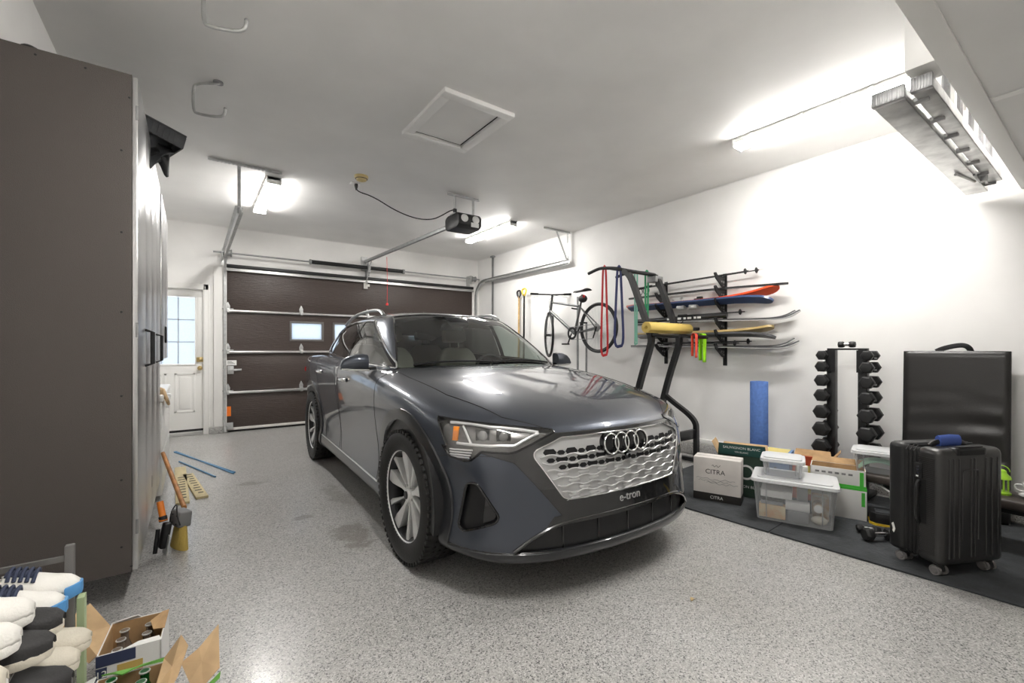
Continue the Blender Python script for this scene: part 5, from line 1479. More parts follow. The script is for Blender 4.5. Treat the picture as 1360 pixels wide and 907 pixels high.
MB().tube(smooth_path([(4.13,.382,.41),(4.13,.412,.41),(4.13,.41,.375),(4.13,.365,.37)],2),.005,8).build('cup_handle','ceramic',cu)
# ================================================================== ladder hung in front of the soffit
mat('alu', (.66,.66,.65), .38, metal=.85, bump=.12, bscale=35, var=.22, vscale=9)
mat('alu_dull', (.36,.36,.36), .45, metal=.8, var=.2, vscale=14)
ld = thing('extension_ladder','aluminium extension ladder stored on edge along the soffit','ladder',(3.6,.60,2.42))
for (ya,yb,z0,nm,xa,xb) in ((.515,.585,2.425,'base_section',2.69,4.60),(.600,.715,2.395,'fly_section',2.64,4.72)):
    for zz,dn in (((z0,1),(z0+.40,-1)) if nm == 'base_section' else ((z0,1),)):
        r_ = MB(); r_.box((xa,ya,zz),(xb,yb,zz+.006)); r_.box((xa,ya,zz),(xb,ya+.004,zz+.055)); r_.box((xa,yb-.004,zz),(xb,yb,zz+.055))
        r_.build('side_rail','alu',ld,bevel=.0015)
        e_ = MB(); e_.box((xa-.012,ya-.003,zz-.003),(xa+.02,yb+.003,zz+.06))
        for k in range(6): e_.box((xa-.016,ya+.004+k*(yb-ya-.008)/6,zz),(xa-.010,ya+.004+(k+.55)*(yb-ya-.008)/6,zz+.056))
        e_.build('rail_end_cap','alu_dull',ld,bevel=.001)
    x = xa+.16
    while x < xb-.08:
        MB().tube([(x,(ya+yb)/2,z0+.004),(x,(ya+yb)/2,z0+.404)] if nm == 'base_section' else [(x,.545,z0+.03),(x,.66,z0+.03)],.017,8).build('rung','alu_dull',ld); x += .30
MB().box((4.18,.59,2.385),(4.40,.602,2.40)).box((4.36,.56,2.385),(4.40,.602,2.46)).build('rung_lock','alu_dull',ld,bevel=.003)
MB().tube([(4.05,.66,2.385),(4.36,.62,2.392)],.010,8).build('lock_lever','alu',ld)

# ================================================================== cabinets along the left wall
def hammered():
    m = mat('hammered_brown', (.098,.085,.078), .36, metal=.35)
    nt = m.node_tree; N = nt.nodes; L = nt.links; b = N['Principled BSDF']
    tc = N.new('ShaderNodeTexCoord'); v = N.new('ShaderNodeTexVoronoi'); v.inputs['Scale'].default_value = 330; v.feature = 'SMOOTH_F1'
    L.new(tc.outputs['Object'], v.inputs['Vector'])
    bp = N.new('ShaderNodeBump'); bp.inputs['Strength'].default_value = .45; bp.inputs['Distance'].default_value = .003
    L.new(v.outputs['Distance'], bp.inputs['Height']); L.new(bp.outputs['Normal'], b.inputs['Normal'])
    m = mat('tread_plate', (.62,.62,.62), .28, metal=.9)
    nt = m.node_tree; N = nt.nodes; L = nt.links; b = N['Principled BSDF']
    tc = N.new('ShaderNodeTexCoord'); mx = None
    for rz in (.785,-.785):
        mp = N.new('ShaderNodeMapping'); mp.inputs['Rotation'].default_value = (rz,0,0); mp.inputs['Scale'].default_value = (1,55,14); L.new(tc.outputs['Object'], mp.inputs['Vector'])
        vv = N.new('ShaderNodeTexVoronoi'); vv.inputs['Scale'].default_value = 1.0; vv.inputs['Randomness'].default_value = .0; L.new(mp.outputs['Vector'], vv.inputs['Vector'])
        if mx is None: mx = vv.outputs['Distance']
        else:
            mm = N.new('ShaderNodeMath'); mm.operation = 'MINIMUM'; L.new(mx, mm.inputs[0]); L.new(vv.outputs['Distance'], mm.inputs[1]); mx = mm.outputs[0]
    bp = N.new('ShaderNodeBump'); bp.inputs['Strength'].default_value = .6; bp.inputs['Distance'].default_value = .004; bp.invert = True
    L.new(mx, bp.inputs['Height']); L.new(bp.outputs['Normal'], b.inputs['Normal'])
hammered()
CX0, CX1, CZ0, CZ1 = XL+.005, -.215, .172, 2.562
def locker(y0,y1,label):
    t = thing('storage_cabinet',label,'cabinet',((CX0+CX1)/2,(y0+y1)/2,0),0,'tall storage cabinets')
    b = MB(); b.box((CX0,y0,CZ0),(CX1-.022,y0+.02,CZ1)); b.box((CX0,y1-.02,CZ0),(CX1-.022,y1,CZ1)); b.box((CX0,y0+.02,CZ1-.02),(CX1-.023,y1-.02,CZ1)); b.box((CX0,y0+.02,CZ0),(CX1-.023,y1-.02,CZ0+.02)); b.box((CX0,y0+.02,CZ0+.02),(CX0+.012,y1-.02,CZ1-.02))
    b.build('case','hammered_brown',t)
    ym = (y0+y1)/2
    for a,c,s in ((y0+.004,ym-.002,1),(ym+.002,y1-.004,-1)):
        d = MB().box((CX1-.022,a,CZ0+.006),(CX1,c,CZ1-.006)).build('door','tread_plate',t,bevel=.003)
        hy = c-.05 if s>0 else a+.05
        MB().tube([(CX1,hy,1.15),(CX1+.03,hy,1.16),(CX1+.03,hy,1.34),(CX1,hy,1.35)],.008,8).build('handle','black_plastic',d)
        for hz in (.35,1.30,2.35): MB().tube([(CX1-.004,a+.003 if s>0 else c-.003,hz),(CX1-.004,a+.003 if s>0 else c-.003,hz+.07)],.006,8).build('hinge','dull_steel',d)
    for yy in (y0+.05,y1-.05):
        for xx in (CX0+.05,): MB().cyl((xx,yy,0),(xx,yy,CZ0),.022,12).build('foot','dull_steel',t)
    for (xx,zz) in ((-.246,2.45),(-.40,2.535),(-.56,2.535),(-.275,2.19),(-.275,1.80),(-.275,1.42),(-.275,1.02),(-.275,.62),(-.275,.30),(-.24,.20)):
        MB().sphere((xx,y0,zz),(.005,.002,.005),10,6).build('screw','black_metal',t)
    return t
locker(2.80,3.70,'tall brown hammered-metal cabinet with silver tread-plate doors, its side panel bare')
locker(3.705,4.60,'tall tread-plate cabinet standing between the bare side panel and the freezer')
# wall cabinet over the freezer
wc = thing('wall_cabinet','dark wall cabinet hung over the white chest freezer','cabinet',(-.42,5.1,1.3))
MB().box((CX0,4.66,1.15),(-.222,5.75,2.53)).build('case','hammered_brown',wc,bevel=.004)
MB().box((-.222,4.665,1.155),(-.208,5.20,2.525)).build('door','tread_plate',wc,bevel=.003)
MB().box((-.222,5.205,1.155),(-.208,5.745,2.525)).build('door','tread_plate',wc,bevel=.003)
for y in (5.15,5.26): MB().box((-.208,y-.01,1.3),(-.196,y+.01,1.45)).build('handle','black_plastic',wc,bevel=.004)
mat('freezer_white', (.86,.855,.83), .3, coat=.2)
fz = thing('chest_freezer','white chest freezer beyond the tall cabinets','freezer',(-.42,5.3,0))
MB().box((CX0,4.66,.03),(-.205,6.05,.80)).build('cabinet_body','freezer_white',fz,bevel=.012)
MB().box((CX0,4.65,.805),(-.195,6.06,.865)).build('lid','freezer_white',fz,bevel=.014)
MB().box((-.207,5.20,.70),(-.175,5.32,.80)).box((-.20,5.22,.80),(-.165,5.30,.825)).build('lid_lock','white_plastic',fz,bevel=.006)
for x in (-.6,-.28):
    for y in (4.72,5.98): MB().cyl((x,y,0),(x,y,.032),.02,10).build('foot','black_plastic',fz)
MB().box((-.206,4.70,.36),(-.202,6.0,.364)).build('trim_line','silver',fz)
mat('kraft', (.46,.29,.14), .75, var=.18, vscale=12, bump=.1, bscale=60)
mat('kraft_light', (.58,.40,.22), .75, var=.15, vscale=12)
rg = MB(); rg.grid(lambda u,v:(-.40+.23*u, 4.70+.35*v, .872+.018*math.sin(7*u+5*v)+.02*math.sin(11*v)-(.10*max(0,u-.86)/.14)),14,14)
tag(rg.build('cleaning_rag','kraft_light',None,solid=.012),'tan rag lying over the corner of the freezer lid','cloth')

# things on top of the cabinets
rc_ = thing('rounded_case','black rounded plastic case lying on top of the bare-sided cabinet','case',(-.595,3.0,CZ1))
MB().lathe([(.0,.0),(1,.0),(1,.012),(.93,.030),(.7,.046),(.35,.055),(0,.058)],32,Matrix.Translation((-.592,3.02,CZ1)) @ Matrix.Diagonal((.064,.19,1,1))).build('case_shell','black_plastic',rc_)
MB().torus((0,0,0),1.,.05,32,6,Matrix.Translation((-.592,3.02,CZ1+.012)) @ Matrix.Diagonal((.065,.191,.1,1))).build('case_seam','rubber',rc_)
mat('grey_plastic', (.045,.047,.05), .5, bump=.1, bscale=120)
tb = thing('plastic_tray','dark grey ribbed plastic tray sticking out over the cabinet doors','tray',(-.2,3.75,CZ1))
TM = frame((-.36,3.46,2.70),(.86,.30,-.22),(-.25,.95,.0))
t_ = MB(); t_.box((0,0,0),(.36,.42,.012),TM); t_.box((0,0,-.085),(.36,.012,0),TM); t_.box((0,.408,-.085),(.36,.42,0),TM); t_.box((.348,0,-.085),(.36,.42,0),TM)
t_.build('tray_shell','grey_plastic',tb,bevel=.008)
for k in range(10): MB().box((.03+.03*k,-.004,-.08),(.042+.03*k,.0,-.006),TM).build('rib','grey_plastic',tb)
fp = thing('folded_sheet','crumpled black plastic sheet hanging from the tray','sheet',(-.18,3.6,2.3))
o = MB(); o.grid(lambda u,v:(-.24+.14*u-.05*v+.02*math.sin(9*v+4*u), 3.52+.14*u+.03*math.sin(6*v), 2.60-.30*v*(.75+.25*math.sin(5*u))),12,14); o.build('fold','grey_plastic',fp,solid=.004)
o = MB(); o.grid(lambda u,v:(-.22+.10*u-.01*v, 3.58+.10*u+.02*math.sin(8*v), 2.56-.19*v*(.8+.2*math.cos(7*u))),10,10); o.build('fold','black_plastic',fp,solid=.004)

# ================================================================== brooms, boards and rods on the floor
mat('broom_wood', (.50,.22,.07), .45, var=.25, vscale=15); mat('straw', (.55,.40,.10), .8, bump=.7, bscale=160, stretch=(1,1,.15)); mat('broom_grey', (.20,.20,.20), .5)
br = thing('broom','straw broom with a wooden handle and a grey bound head','broom',(-.09,3.45,0))
hb = Vector((-.045,3.62,.205))
MB().tube([hb,Vector((-.195,4.56,.40))],.0145,12).build('handle','broom_wood',br)
o = MB()
M_ = frame((-.065,3.50,.10),(.35,-.9,0),(.06,.1,1))
def bris(u,v):
    w_ = lerp(.055,.10,1-v); a = 2*PI*u
    return tuple(M_@Vector((w_*math.cos(a)+.012*(1-v), -.10+.16*v, .028*math.sin(a)*(1.2-.3*v))))
o.grid(bris,28,8); o.add([bris(i/28,0) for i in range(28)],[tuple(range(28))])
o.build('bristles','straw',br)
ob = rbox((-.062,.03,-.036),(.062,.125,.036),.010,2,'head_binding','broom_grey',br,M_)
for k,(yy) in enumerate((.05,.10)):
    for xx in (-.03,.03): MB().sphere((0,0,0),(.006,.006,.004),8,6,M_@Matrix.Translation((xx,yy,.037))).build('rivet','black_plastic',br)
MB().tube(smooth_path([M_@Vector(p) for p in ((-.06,.02,.035),(-.08,.10,.03),(-.03,.17,.02),(.03,.12,.04),(.07,.05,.03))],2),.004,6).build('binding_wire','black_plastic',br)
mat('orange_plastic', (.80,.22,.02), .4)
sb = thing('snow_brush','orange and black snow brush with a grey scraper by the cabinet doors','snow brush',(-.16,3.42,0))
MB().tube([(-.165,3.50,.30),(-.15,3.47,.215)],.018,12).build('foam_grip','orange_plastic',sb)
MB().tube([(-.15,3.47,.215),(-.145,3.46,.185)],.022,12).build('collar','black_plastic',sb)
MB().tube([(-.147,3.463,.20),(-.147,3.463,.192)],.0235,12).build('orange_ring','orange_plastic',sb)
rbox((-.028,-.09,-.020),(.028,.06,.020),.010,2,'brush_block','black_plastic',sb,frame((-.135,3.44,.12),(.3,-.95,0),(.12,.2,1)))
MB().prism([(-.04,-.08),(.04,-.08),(.028,.03),(-.028,.03)],-.003,.003,frame((-.125,3.42,.082),(.3,-.95,0),(.12,.2,1))).build('scraper_blade','binding',sb,bevel=.001)
MB().tube([(-.17,3.44,.15),(-.185,3.43,.01)],.012,8).build('shaft_end','black_plastic',sb)
mat('pale_wood', (.62,.52,.30), .6, var=.10, vscale=6, stretch=(6,1,6)); mat('ink', (.08,.07,.05), .7)
def board(p0,p1,w,label,z=.0):
    p0=Vector(p0);p1=Vector(p1);d=(p1-p0);M=frame(p0,d,Vector((-d.y,d.x,0))); L_=d.length
    t = thing('wooden_board',label,'board',tuple(p0),0,'printed boards on the floor')
    MB().box((0,-w/2,z),(L_,w/2,z+.019),M).build('plank','pale_wood',t,bevel=.002)
    for k in range(9): MB().box((.12+k*.09,-w*.30,z+.019),(.15+k*.09,w*.28*(1 if k%3 else .5),z+.0195),M).build('ink_stroke','ink',t)
board((-.065,4.42,0),(-.105,5.76,0),.092,'pale board with a row of dark ink strokes on the floor beside the freezer')
board((.065,4.50,0),(-.04,5.40,0),.085,'pale board with smudged ink strokes lying askew on the floor')
mat('rod_blue', (.10,.26,.45), .4)
for p0,p1,lb in (((-.18,6.70,.007),(.344,5.24,.007),'long blue plastic rod on the floor towards the side door'),((-.165,6.72,.007),(.33,5.20,.007),'second blue rod lying close along the long one'),((-.12,6.10,.007),(.178,5.167,.007),'shorter blue rod nearest the printed boards')):
    tag(MB().tube([p0,p1],.0075,8).build('plastic_rod','rod_blue',None),lb,'rod','blue rods on the floor')
mat('leaf', (.55,.42,.22), .8)
tag(MB().grid(lambda u,v:(1.995+.03*u,1.255+.02*v*(1-abs(u-.5)),.003+.006*math.sin(PI*u)),6,4).build('dry_leaf','leaf',None,solid=.0012),'small dry leaf on the floor in front of the car','leaf')

# ================================================================== shoe rack
mat('rack_grey', (.17,.165,.16), .45, metal=.4)
mat('shoe_white', (.80,.78,.73), .6, bump=.12, bscale=220); mat('shoe_cream', (.70,.65,.54), .65, bump=.15, bscale=200); mat('sole_blue', (.09,.29,.58), .5)
mat('shoe_navy', (.035,.045,.085), .7, bump=.25, bscale=260); mat('shoe_black', (.030,.029,.029), .6, bump=.15, bscale=200); mat('shoe_grey', (.17,.165,.16), .65, bump=.2, bscale=240)
mat('lining_tan', (.52,.29,.11), .7); mat('lining_white', (.66,.64,.60), .8); mat('lining_dark', (.03,.032,.045), .8); mat('strip_green', (.42,.52,.30), .5)
KX0, KX1, KY0, KY1 = -.635, -.315, 1.22, 1.955
sr = thing('shoe_rack','grey metal shoe rack packed with shoes against the left wall','shoe rack',(-.47,1.6,0))
for x in (KX0,KX1):
    for y in (KY0,KY1): MB().box((x-.011,y-.011,0),(x+.011,y+.011,.625)).build('post','rack_grey',sr,bevel=.002)
TIER = [.155,.325,.495]
for z in TIER+[.595]:
    for y in (KY0,KY1): MB().box((KX0,y-.006,z-.018),(KX1,y+.006,z-.002)).build('cross_bar','rack_grey',sr)
for z in TIER:
    for k in range(5): MB().tube([(KX0+.03+k*.065,KY0,z-.010),(KX0+.03+k*.065,KY1,z-.010)],.006,8).build('shelf_rod','rack_grey',sr)
MB().box((KX1+.012,KY1+.02,.0),(KX1+.03,KY1+.06,.44)).build('green_strip','strip_green',sr)
def shoe(x_toe,y,z,L,W,H,up,toe,sole,lin,label,rz=0.,laces=None,tag_sole=None,tilt=0.,group='shoes on the rack'):
    """toe points along +x before rotation; origin under the toe"""
    t = thing('shoe',label,'shoe',(x_toe,y,z),rz,group)
    if tilt: t.rotation_euler = (0,tilt,rz)
    def wid(s): return W*interp([(0,.30),(.06,.56),(.22,.70),(.45,.74),(.72,.98),(.86,.90),(.95,.62),(1,.22)],s)
    def xx(s): return -L+L*s
    SH = .024
    def outline(k,grow=0.): 
        pts = []
        for i in range(21): s = i/20; pts.append((xx(s),wid(s)/2+grow))
        for i in range(20,-1,-1): s = i/20; pts.append((xx(s),-wid(s)/2-grow))
        return pts
    MB().prism(outline(0,.004),0,SH,None).build('sole',sole,t,local=True,bevel=.004)
    def hgt(s): return interp([(0,.70),(.05,.95),(.20,.80),(.40,.86),(.50,.92),(.62,.80),(.80,.56),(.93,.44),(1,.25)],s)*H
    op = lambda s: .05 < s < .50
    NS, NT = 26, 16
    def pt(s,v,out=0.):
        a = PI*v; w_ = wid(s)/2+out; h_ = hgt(s)+out
        return Vector((xx(s)+(out if s>.9 else 0), w_*math.cos(a)*(1 if True else 1), SH-.004+h_*math.sin(a)**.75))
    sv = MB(); k0 = None
    grid = [[pt(i/NS,j/NT) for j in range(NT+1)] for i in range(NS+1)]
    vs = [p for row in grid for p in row]; fs = []; fl = []
    for i in range(NS):
        for j in range(NT):
            s = (i+.5)/NS
            hole = op(s) and abs((j+.5)/NT-.5) < .30*math.sin(PI*(s-.05)/.45)**.4
            q = (i*(NT+1)+j,(i+1)*(NT+1)+j,(i+1)*(NT+1)+j+1,i*(NT+1)+j+1)
            if not hole: fs.append(q)
    sv.add(vs,fs); sv.build('upper',up,t,local=True,solid=.004,smooth=60)
    li = MB(); li.grid(lambda u,v: pt(.06+.50*u,.06+.88*v,-.006) if abs(v-.5)>.34 else Vector((xx(.06+.50*u),wid(.06+.5*u)*.42*math.cos(PI*v),SH+.008)),12,14); li.build('lining',lin,t,local=True,smooth=60)
    if toe:
        tc_ = MB(); tc_.grid(lambda u,v: pt(.66+.34*u,v,.0028),10,NT); tc_.build('toe_cap',toe,t,local=True,smooth=60)
    if laces:
        tg = MB(); tg.grid(lambda u,v: pt(.47+.22*u,.36+.28*v,.004),6,6); tg.build('tongue',laces,t,local=True,solid=.004)
        for k in range(5):
            s = .50+.045*k
            MB().tube([pt(s,.26,.006),pt(s+.008,.40,.012),pt(s+.012,.5,.013),pt(s+.008,.60,.012),pt(s,.74,.006)],.0048,6).build('lace',laces,t,local=True)
    if tag_sole:
        MB().prism([(a*1.0+.002,b) for a,b in [(xx(.90),wid(.90)/2+.006),(xx(.95),wid(.95)/2+.006),(xx(1)+.005,wid(1)/2),(xx(1)+.005,-wid(1)/2),(xx(.95),-wid(.95)/2-.006),(xx(.90),-wid(.90)/2-.006)]],.002,SH+.014).build('toe_bumper',tag_sole,t,local=True,bevel=.003)
    return t
z2, z1, z0 = TIER[2], TIER[1], TIER[0]
xt = KX1+.028
shoe(xt+.005,1.885,z2,.29,.105,.088,'shoe_white',None,'shoe_white','lining_dark','white sneaker with blue toe sole and navy laces, against the cabinet end of the rack',0,'shoe_navy','sole_blue')
shoe(xt-.01,1.772,z2,.29,.105,.088,'shoe_white',None,'shoe_white','lining_dark','white sneaker with blue toe sole and navy laces, second from the cabinet',0,'shoe_navy','sole_blue')
shoe(xt+.005,1.668,z2,.28,.098,.078,'shoe_black','shoe_black','shoe_cream','lining_tan','black slip-on with tan lining beside the white sneakers',R(-4))
shoe(xt-.035,1.600,z2+.072,.28,.098,.085,'shoe_white',None,'shoe_white','lining_tan','white slip-on with tan lining between the two black slip-ons',R(3))
shoe(xt+.008,1.548,z2,.28,.098,.078,'shoe_black','shoe_black','shoe_cream','lining_tan','black slip-on with tan lining between the white slip-ons',R(-3))
shoe(xt-.032,1.478,z2+.068,.28,.098,.088,'shoe_white',None,'shoe_white','lining_white','white slip-on with pale lining, second from the open rack end',R(3))
shoe(xt-.03,1.375,z2+.030,.28,.100,.090,'shoe_cream',None,'shoe_white','lining_white','cream slip-on at the open end of the top shelf',R(2))
shoe(xt+.03,1.885,z1,.29,.102,.075,'shoe_cream',None,'shoe_cream','lining_white','cream canvas shoe on the middle shelf by the cabinet',R(-2))
shoe(xt+.02,1.780,z1,.29,.102,.080,'shoe_cream',None,'shoe_cream','lining_white','cream canvas shoe on the middle shelf beside a black one',R(2))
shoe(xt+.02,1.675,z1,.29,.104,.085,'shoe_black','shoe_black','shoe_grey','lining_dark','black leather shoe on the middle shelf',R(-3))
shoe(xt+.01,1.565,z1,.29,.104,.085,'shoe_grey','shoe_black','shoe_white','lining_dark','grey shoe with black toe on the middle shelf',R(2))
shoe(xt+.0,1.455,z1,.28,.102,.082,'shoe_navy',None,'shoe_white','lining_dark','navy canvas shoe with white sole on the middle shelf',R(-2))
shoe(xt-.01,1.345,z1,.28,.102,.085,'shoe_grey',None,'shoe_grey','lining_dark','plain grey shoe at the open end of the middle shelf',R(3))
shoe(xt-.002,1.880,z0,.29,.104,.085,'shoe_grey',None,'shoe_white','lining_dark','grey running shoe with dark lining on the bottom shelf by the cabinet',R(-3),'shoe_grey')
shoe(xt-.002,1.770,z0,.29,.104,.085,'shoe_navy','shoe_grey','shoe_white','lining_dark','navy running shoe with grey toe on the bottom shelf',R(2),'shoe_grey')
shoe(xt-.002,1.655,z0,.29,.104,.082,'shoe_black',None,'shoe_black','lining_dark','black trainer on the bottom shelf',R(-2),'shoe_black')
shoe(xt-.002,1.540,z0,.29,.104,.082,'shoe_grey',None,'shoe_black','lining_dark','grey trainer with black sole on the bottom shelf',R(2),'shoe_black')

# ================================================================== torn bottle cartons
mat('card_white', (.80,.79,.77), .6); mat('card_navy', (.035,.045,.10), .55); mat('card_green', (.16,.42,.07), .55); mat('card_gold', (.60,.42,.12), .5)
mat('bottle_green', (.010,.16,.030), .12, trans=.5, ior=1.5); mat('bottle_clear', (.35,.28,.22), .1, trans=.5, ior=1.5); mat('foil', (.75,.76,.75), .3, metal=.7)
def carton(name,label,x0,y0,x1,y1,h,m_out,rz=0.):
    t = thing(name,label,'carton',((x0+x1)/2,(y0+y1)/2,0),rz)
    cx_,cy_ = (x0+x1)/2,(y0+y1)/2; a,b = (x1-x0)/2,(y1-y0)/2
    th = .004
    for nm,lo,hi in (('side_panel',(-a,-b,0),(-a+th,b,h)),('side_panel',(a-th,-b,0),(a,b,h)),('end_panel',(-a,-b,0),(a,-b+th,h)),('end_panel',(-a,b-th,0),(a,b,h))):
        p = MB().box(lo,hi).build(nm,m_out,t,local=True)
    for lo,hi in (((-a+th,-b+th,0),(-a+th+.0015,b-th,h-.002)),((a-th-.0015,-b+th,0),(a-th,b-th,h-.002)),((-a+th,-b+th,0),(a-th,-b+th+.0015,h-.002)),((-a+th,b-th-.0015,0),(a-th,b-th,h-.002))): MB().box(lo,hi).build('inner_face','kraft',t,local=True)
    MB().box((-a,-b,0),(a,b,th)).build('bottom_panel','kraft',t,local=True)
    return t,a,b
def torn_flap(t,pts,nm='torn_flap',m='kraft_light'):
    """irregular cardboard sheet in local space given by its outline (a fan that bends)"""
    n = len(pts); c = Vector((0,0,0))
    for p in pts: c += Vector(p)
    c /= n
    o = MB(); o.add([c]+[Vector(p) for p in pts],[(0,i+1,(i+1)%n+1) for i in range(n)])
    return o.build(nm,m,t,local=True,solid=.004,smooth=0)
def bottle(x,y,z,m,label,group,h=.17,r=.026):
    t = thing('bottle',label,'bottle',(x,y,z),0,group)
    MB().lathe([(0,0),(r,0),(r,h*.52),(r*.75,h*.66),(r*.48,h*.78),(r*.44,h*.97),(r*.50,h),(0,h)],20).build('glass_body',m,t,local=True)
    MB().torus((0,0,h*.985),r*.50,.0028,18,6).build('cap_ring','foil',t,local=True)
    MB().lathe([(r*.505,h*.72),(r*.47,h*.80),(r*.47,h*.93)],16).build('neck_foil',m,t,local=True)
    MB().lathe([(r*1.01,h*.15),(r*1.01,h*.48)],20).build('label_band','card_white',t,local=True)
    return t
c1,a,b = carton('bottle_carton','white and navy torn carton of clear bottles, printed 12, beside the shoe rack',-.262,2.065,-.085,2.285,.185,'card_white',R(-4))
MB().box((-a-.001,-b-.0012,.145),(-a+.105,-b,.184)).build('printed_band','card_navy',c1,local=True)
MB().box((-a+.055,-b-.0012,.098),(-a+.125,-b,.138)).build('printed_panel','card_gold',c1,local=True)
MB().box((-a-.0012,-b-.0014,.098),(-a+.028,-b,.141)).build('number_panel','card_navy',c1,local=True)
c1M = Matrix.LocRotScale(c1.location,c1.rotation_euler,c1.scale)
text_mesh('12',.032,'carton_number','white_print',c1,c1M@frame((-a+.013,-b-.002,.119),(1,0,0),(0,0,1)),.0005)
torn_flap(c1,[(-a,-b+.01,.185),(-a,b-.02,.185),(-a-.06,b-.01,.285),(-a-.11,b-.07,.27),(-a-.14,b-.10,.265),(-a-.13,b-.13,.235),(-a-.08,-b+.05,.215),(-a-.02,-b+.01,.165)])
torn_flap(c1,[(a,b,.185),(a,-b+.08,.185),(a-.035,-b+.10,.180),(a-.05,b-.07,.19),(a-.02,b-.02,.192)],m='kraft')
torn_flap(c1,[(-a,b,.185),(-a+.09,b,.186),(-a+.08,b-.012,.20),(-a+.02,b-.01,.192)],m='card_white')
torn_flap(c1,[(-.02,-b,.185),(a,-b,.185),(a-.01,-b+.035,.184),(.02,-b+.028,.186)],m='card_white')
k = 0
for ix in range(2):
    for iy in range(3):
        p = c1M@Vector((-.042+.075*ix,-.065+.065*iy,.005)); bottle(p.x,p.y,p.z,'bottle_clear','clear bottle standing in the white torn carton','bottles in the white carton',h=.165)
c2,a,b = carton('bottle_carton','green and white torn carton holding green bottles, beside the shoe rack',-.262,1.775,-.088,1.955,.165,'card_white',R(-6))
c2M = Matrix.LocRotScale(c2.location,c2.rotation_euler,c2.scale)
torn_flap(c2,[(-a+.01,b,.175),(a,b,.166),(a+.005,b+.006,.176),(.03,b-.010,.180),(-.02,b-.03,.176),(-a+.04,b-.012,.178)],m='card_green')
torn_flap(c2,[(a,-b+.02,.175),(a,b,.175),(a+.045,b+.02,.23),(a+.07,b-.03,.215),(a+.05,-b+.08,.16),(a+.02,-b+.02,.12)])
torn_flap(c2,[(a+.05,b-.03,.16),(a+.10,b-.02,.19),(a+.155,b+.02,.235),(a+.165,b-.09,.14),(a+.12,b-.11,.105),(a+.08,b-.09,.12)])
torn_flap(c2,[(a+.125,b-.108,.100),(a+.168,b-.092,.128),(a+.166,b-.098,.110),(a+.122,b-.114,.086)],'flap_print','card_green')
torn_flap(c2,[(-a,-b,.175),(a,-b,.175),(a-.01,-b+.03,.178),(.02,-b+.02,.170)],m='kraft_light')
torn_flap(c2,[(-a-.002,-b,.175),(-a-.002,b,.175),(-a-.034,b-.01,.168),(-a-.034,-b+.01,.168)],'side_flap','card_white')
for yy in (-.02,.035): MB().lathe([(0,0),(.011,0),(.011,.001),(0,.001)],18,Matrix.Translation((-a-.018,yy,.1735)) @ Matrix.Rotation(R(-6),4,'Y')).build('finger_hole','kraft',c2,local=True)
MB().box((a-.001,-b,.0),(a+.001,b,.12)).build('printed_band','card_navy',c2,local=True)
for ix in range(2):
    for iy in range(3):
        p = c2M@Vector((-.045+.085*ix,-.058+.056*iy,.005)); bottle(p.x,p.y,p.z,'bottle_green','green bottle standing in the green torn carton','bottles in the green carton',h=.168)

# ================================================================== boxes and bins on the rubber mat
mat('citra_card', (.74,.70,.66), .55, var=.10, vscale=5); mat('citra_black', (.022,.020,.018), .5); mat('wine_green', (.020,.045,.030), .5); mat('wine_teal', (.015,.075,.065), .5)
mat('box_blue', (.13,.25,.48), .5); mat('box_red', (.62,.10,.04), .5); mat('box_green', (.08,.55,.06), .5); mat('box_yellow', (.72,.60,.20), .5)
ZM = .0128
def box_frame(p0,p1):
    p0=Vector((p0[0],p0[1],ZM)); p1=Vector((p1[0],p1[1],ZM)); d=p1-p0
    return frame(p0,d,Vector((-d.y,d.x,0))), d.length     # local x along the front, y to the back
def rot_of(M): return math.atan2(M[1][0],M[0][0])
# CITRA carton
M_,L_ = box_frame((3.366,2.105),(3.49,1.777))
ci = thing('wine_carton','pale grey closed wine carton printed CITRA with a black base band','carton',tuple(M_.translation),rot_of(M_))
ciM = M_
MB().box((0,0,0),(L_,.165,.345),M_).build('carton_body','citra_card',ci,bevel=.003)
MB().box((-.001,-.0012,.0005),(L_+.001,.166,.062),M_).build('base_band','citra_black',ci)
vertical = lambda x,z,off=.0018: M_@Matrix(((1,0,0,x),(0,0,-1,-off),(0,1,0,z),(0,0,0,1)))
text_mesh('CITRA',.052,'brand_lettering','citra_black',ci,vertical(L_*.47,.235),.0006)
text_mesh('CITRA',.034,'base_lettering','white_print',ci,vertical(L_*.50,.030,.0022),.0006)
MB().tube(smooth_path([M_@Vector((L_*.40+.03*k*.3,-.001,.285+.012*math.sin(k*2.1))) for k in range(8)],2),.0016,6).build('swash_mark','citra_black',ci)
for z_,a0,a1 in ((.175,.02,.31),(.158,.04,.26),(.145,.10,.33)): MB().tube([M_@Vector((lerp(a0,a1,i/16),-.0006,z_+.006*math.sin(i*1.7)+.004*math.sin(i*.6))) for i in range(17)],.0013,5).build('landscape_line','box_yellow' if False else 'broom_grey',ci)
MB().box((0,.078,.345),(L_,.084,.3455),M_).build('lid_seam','broom_grey',ci)
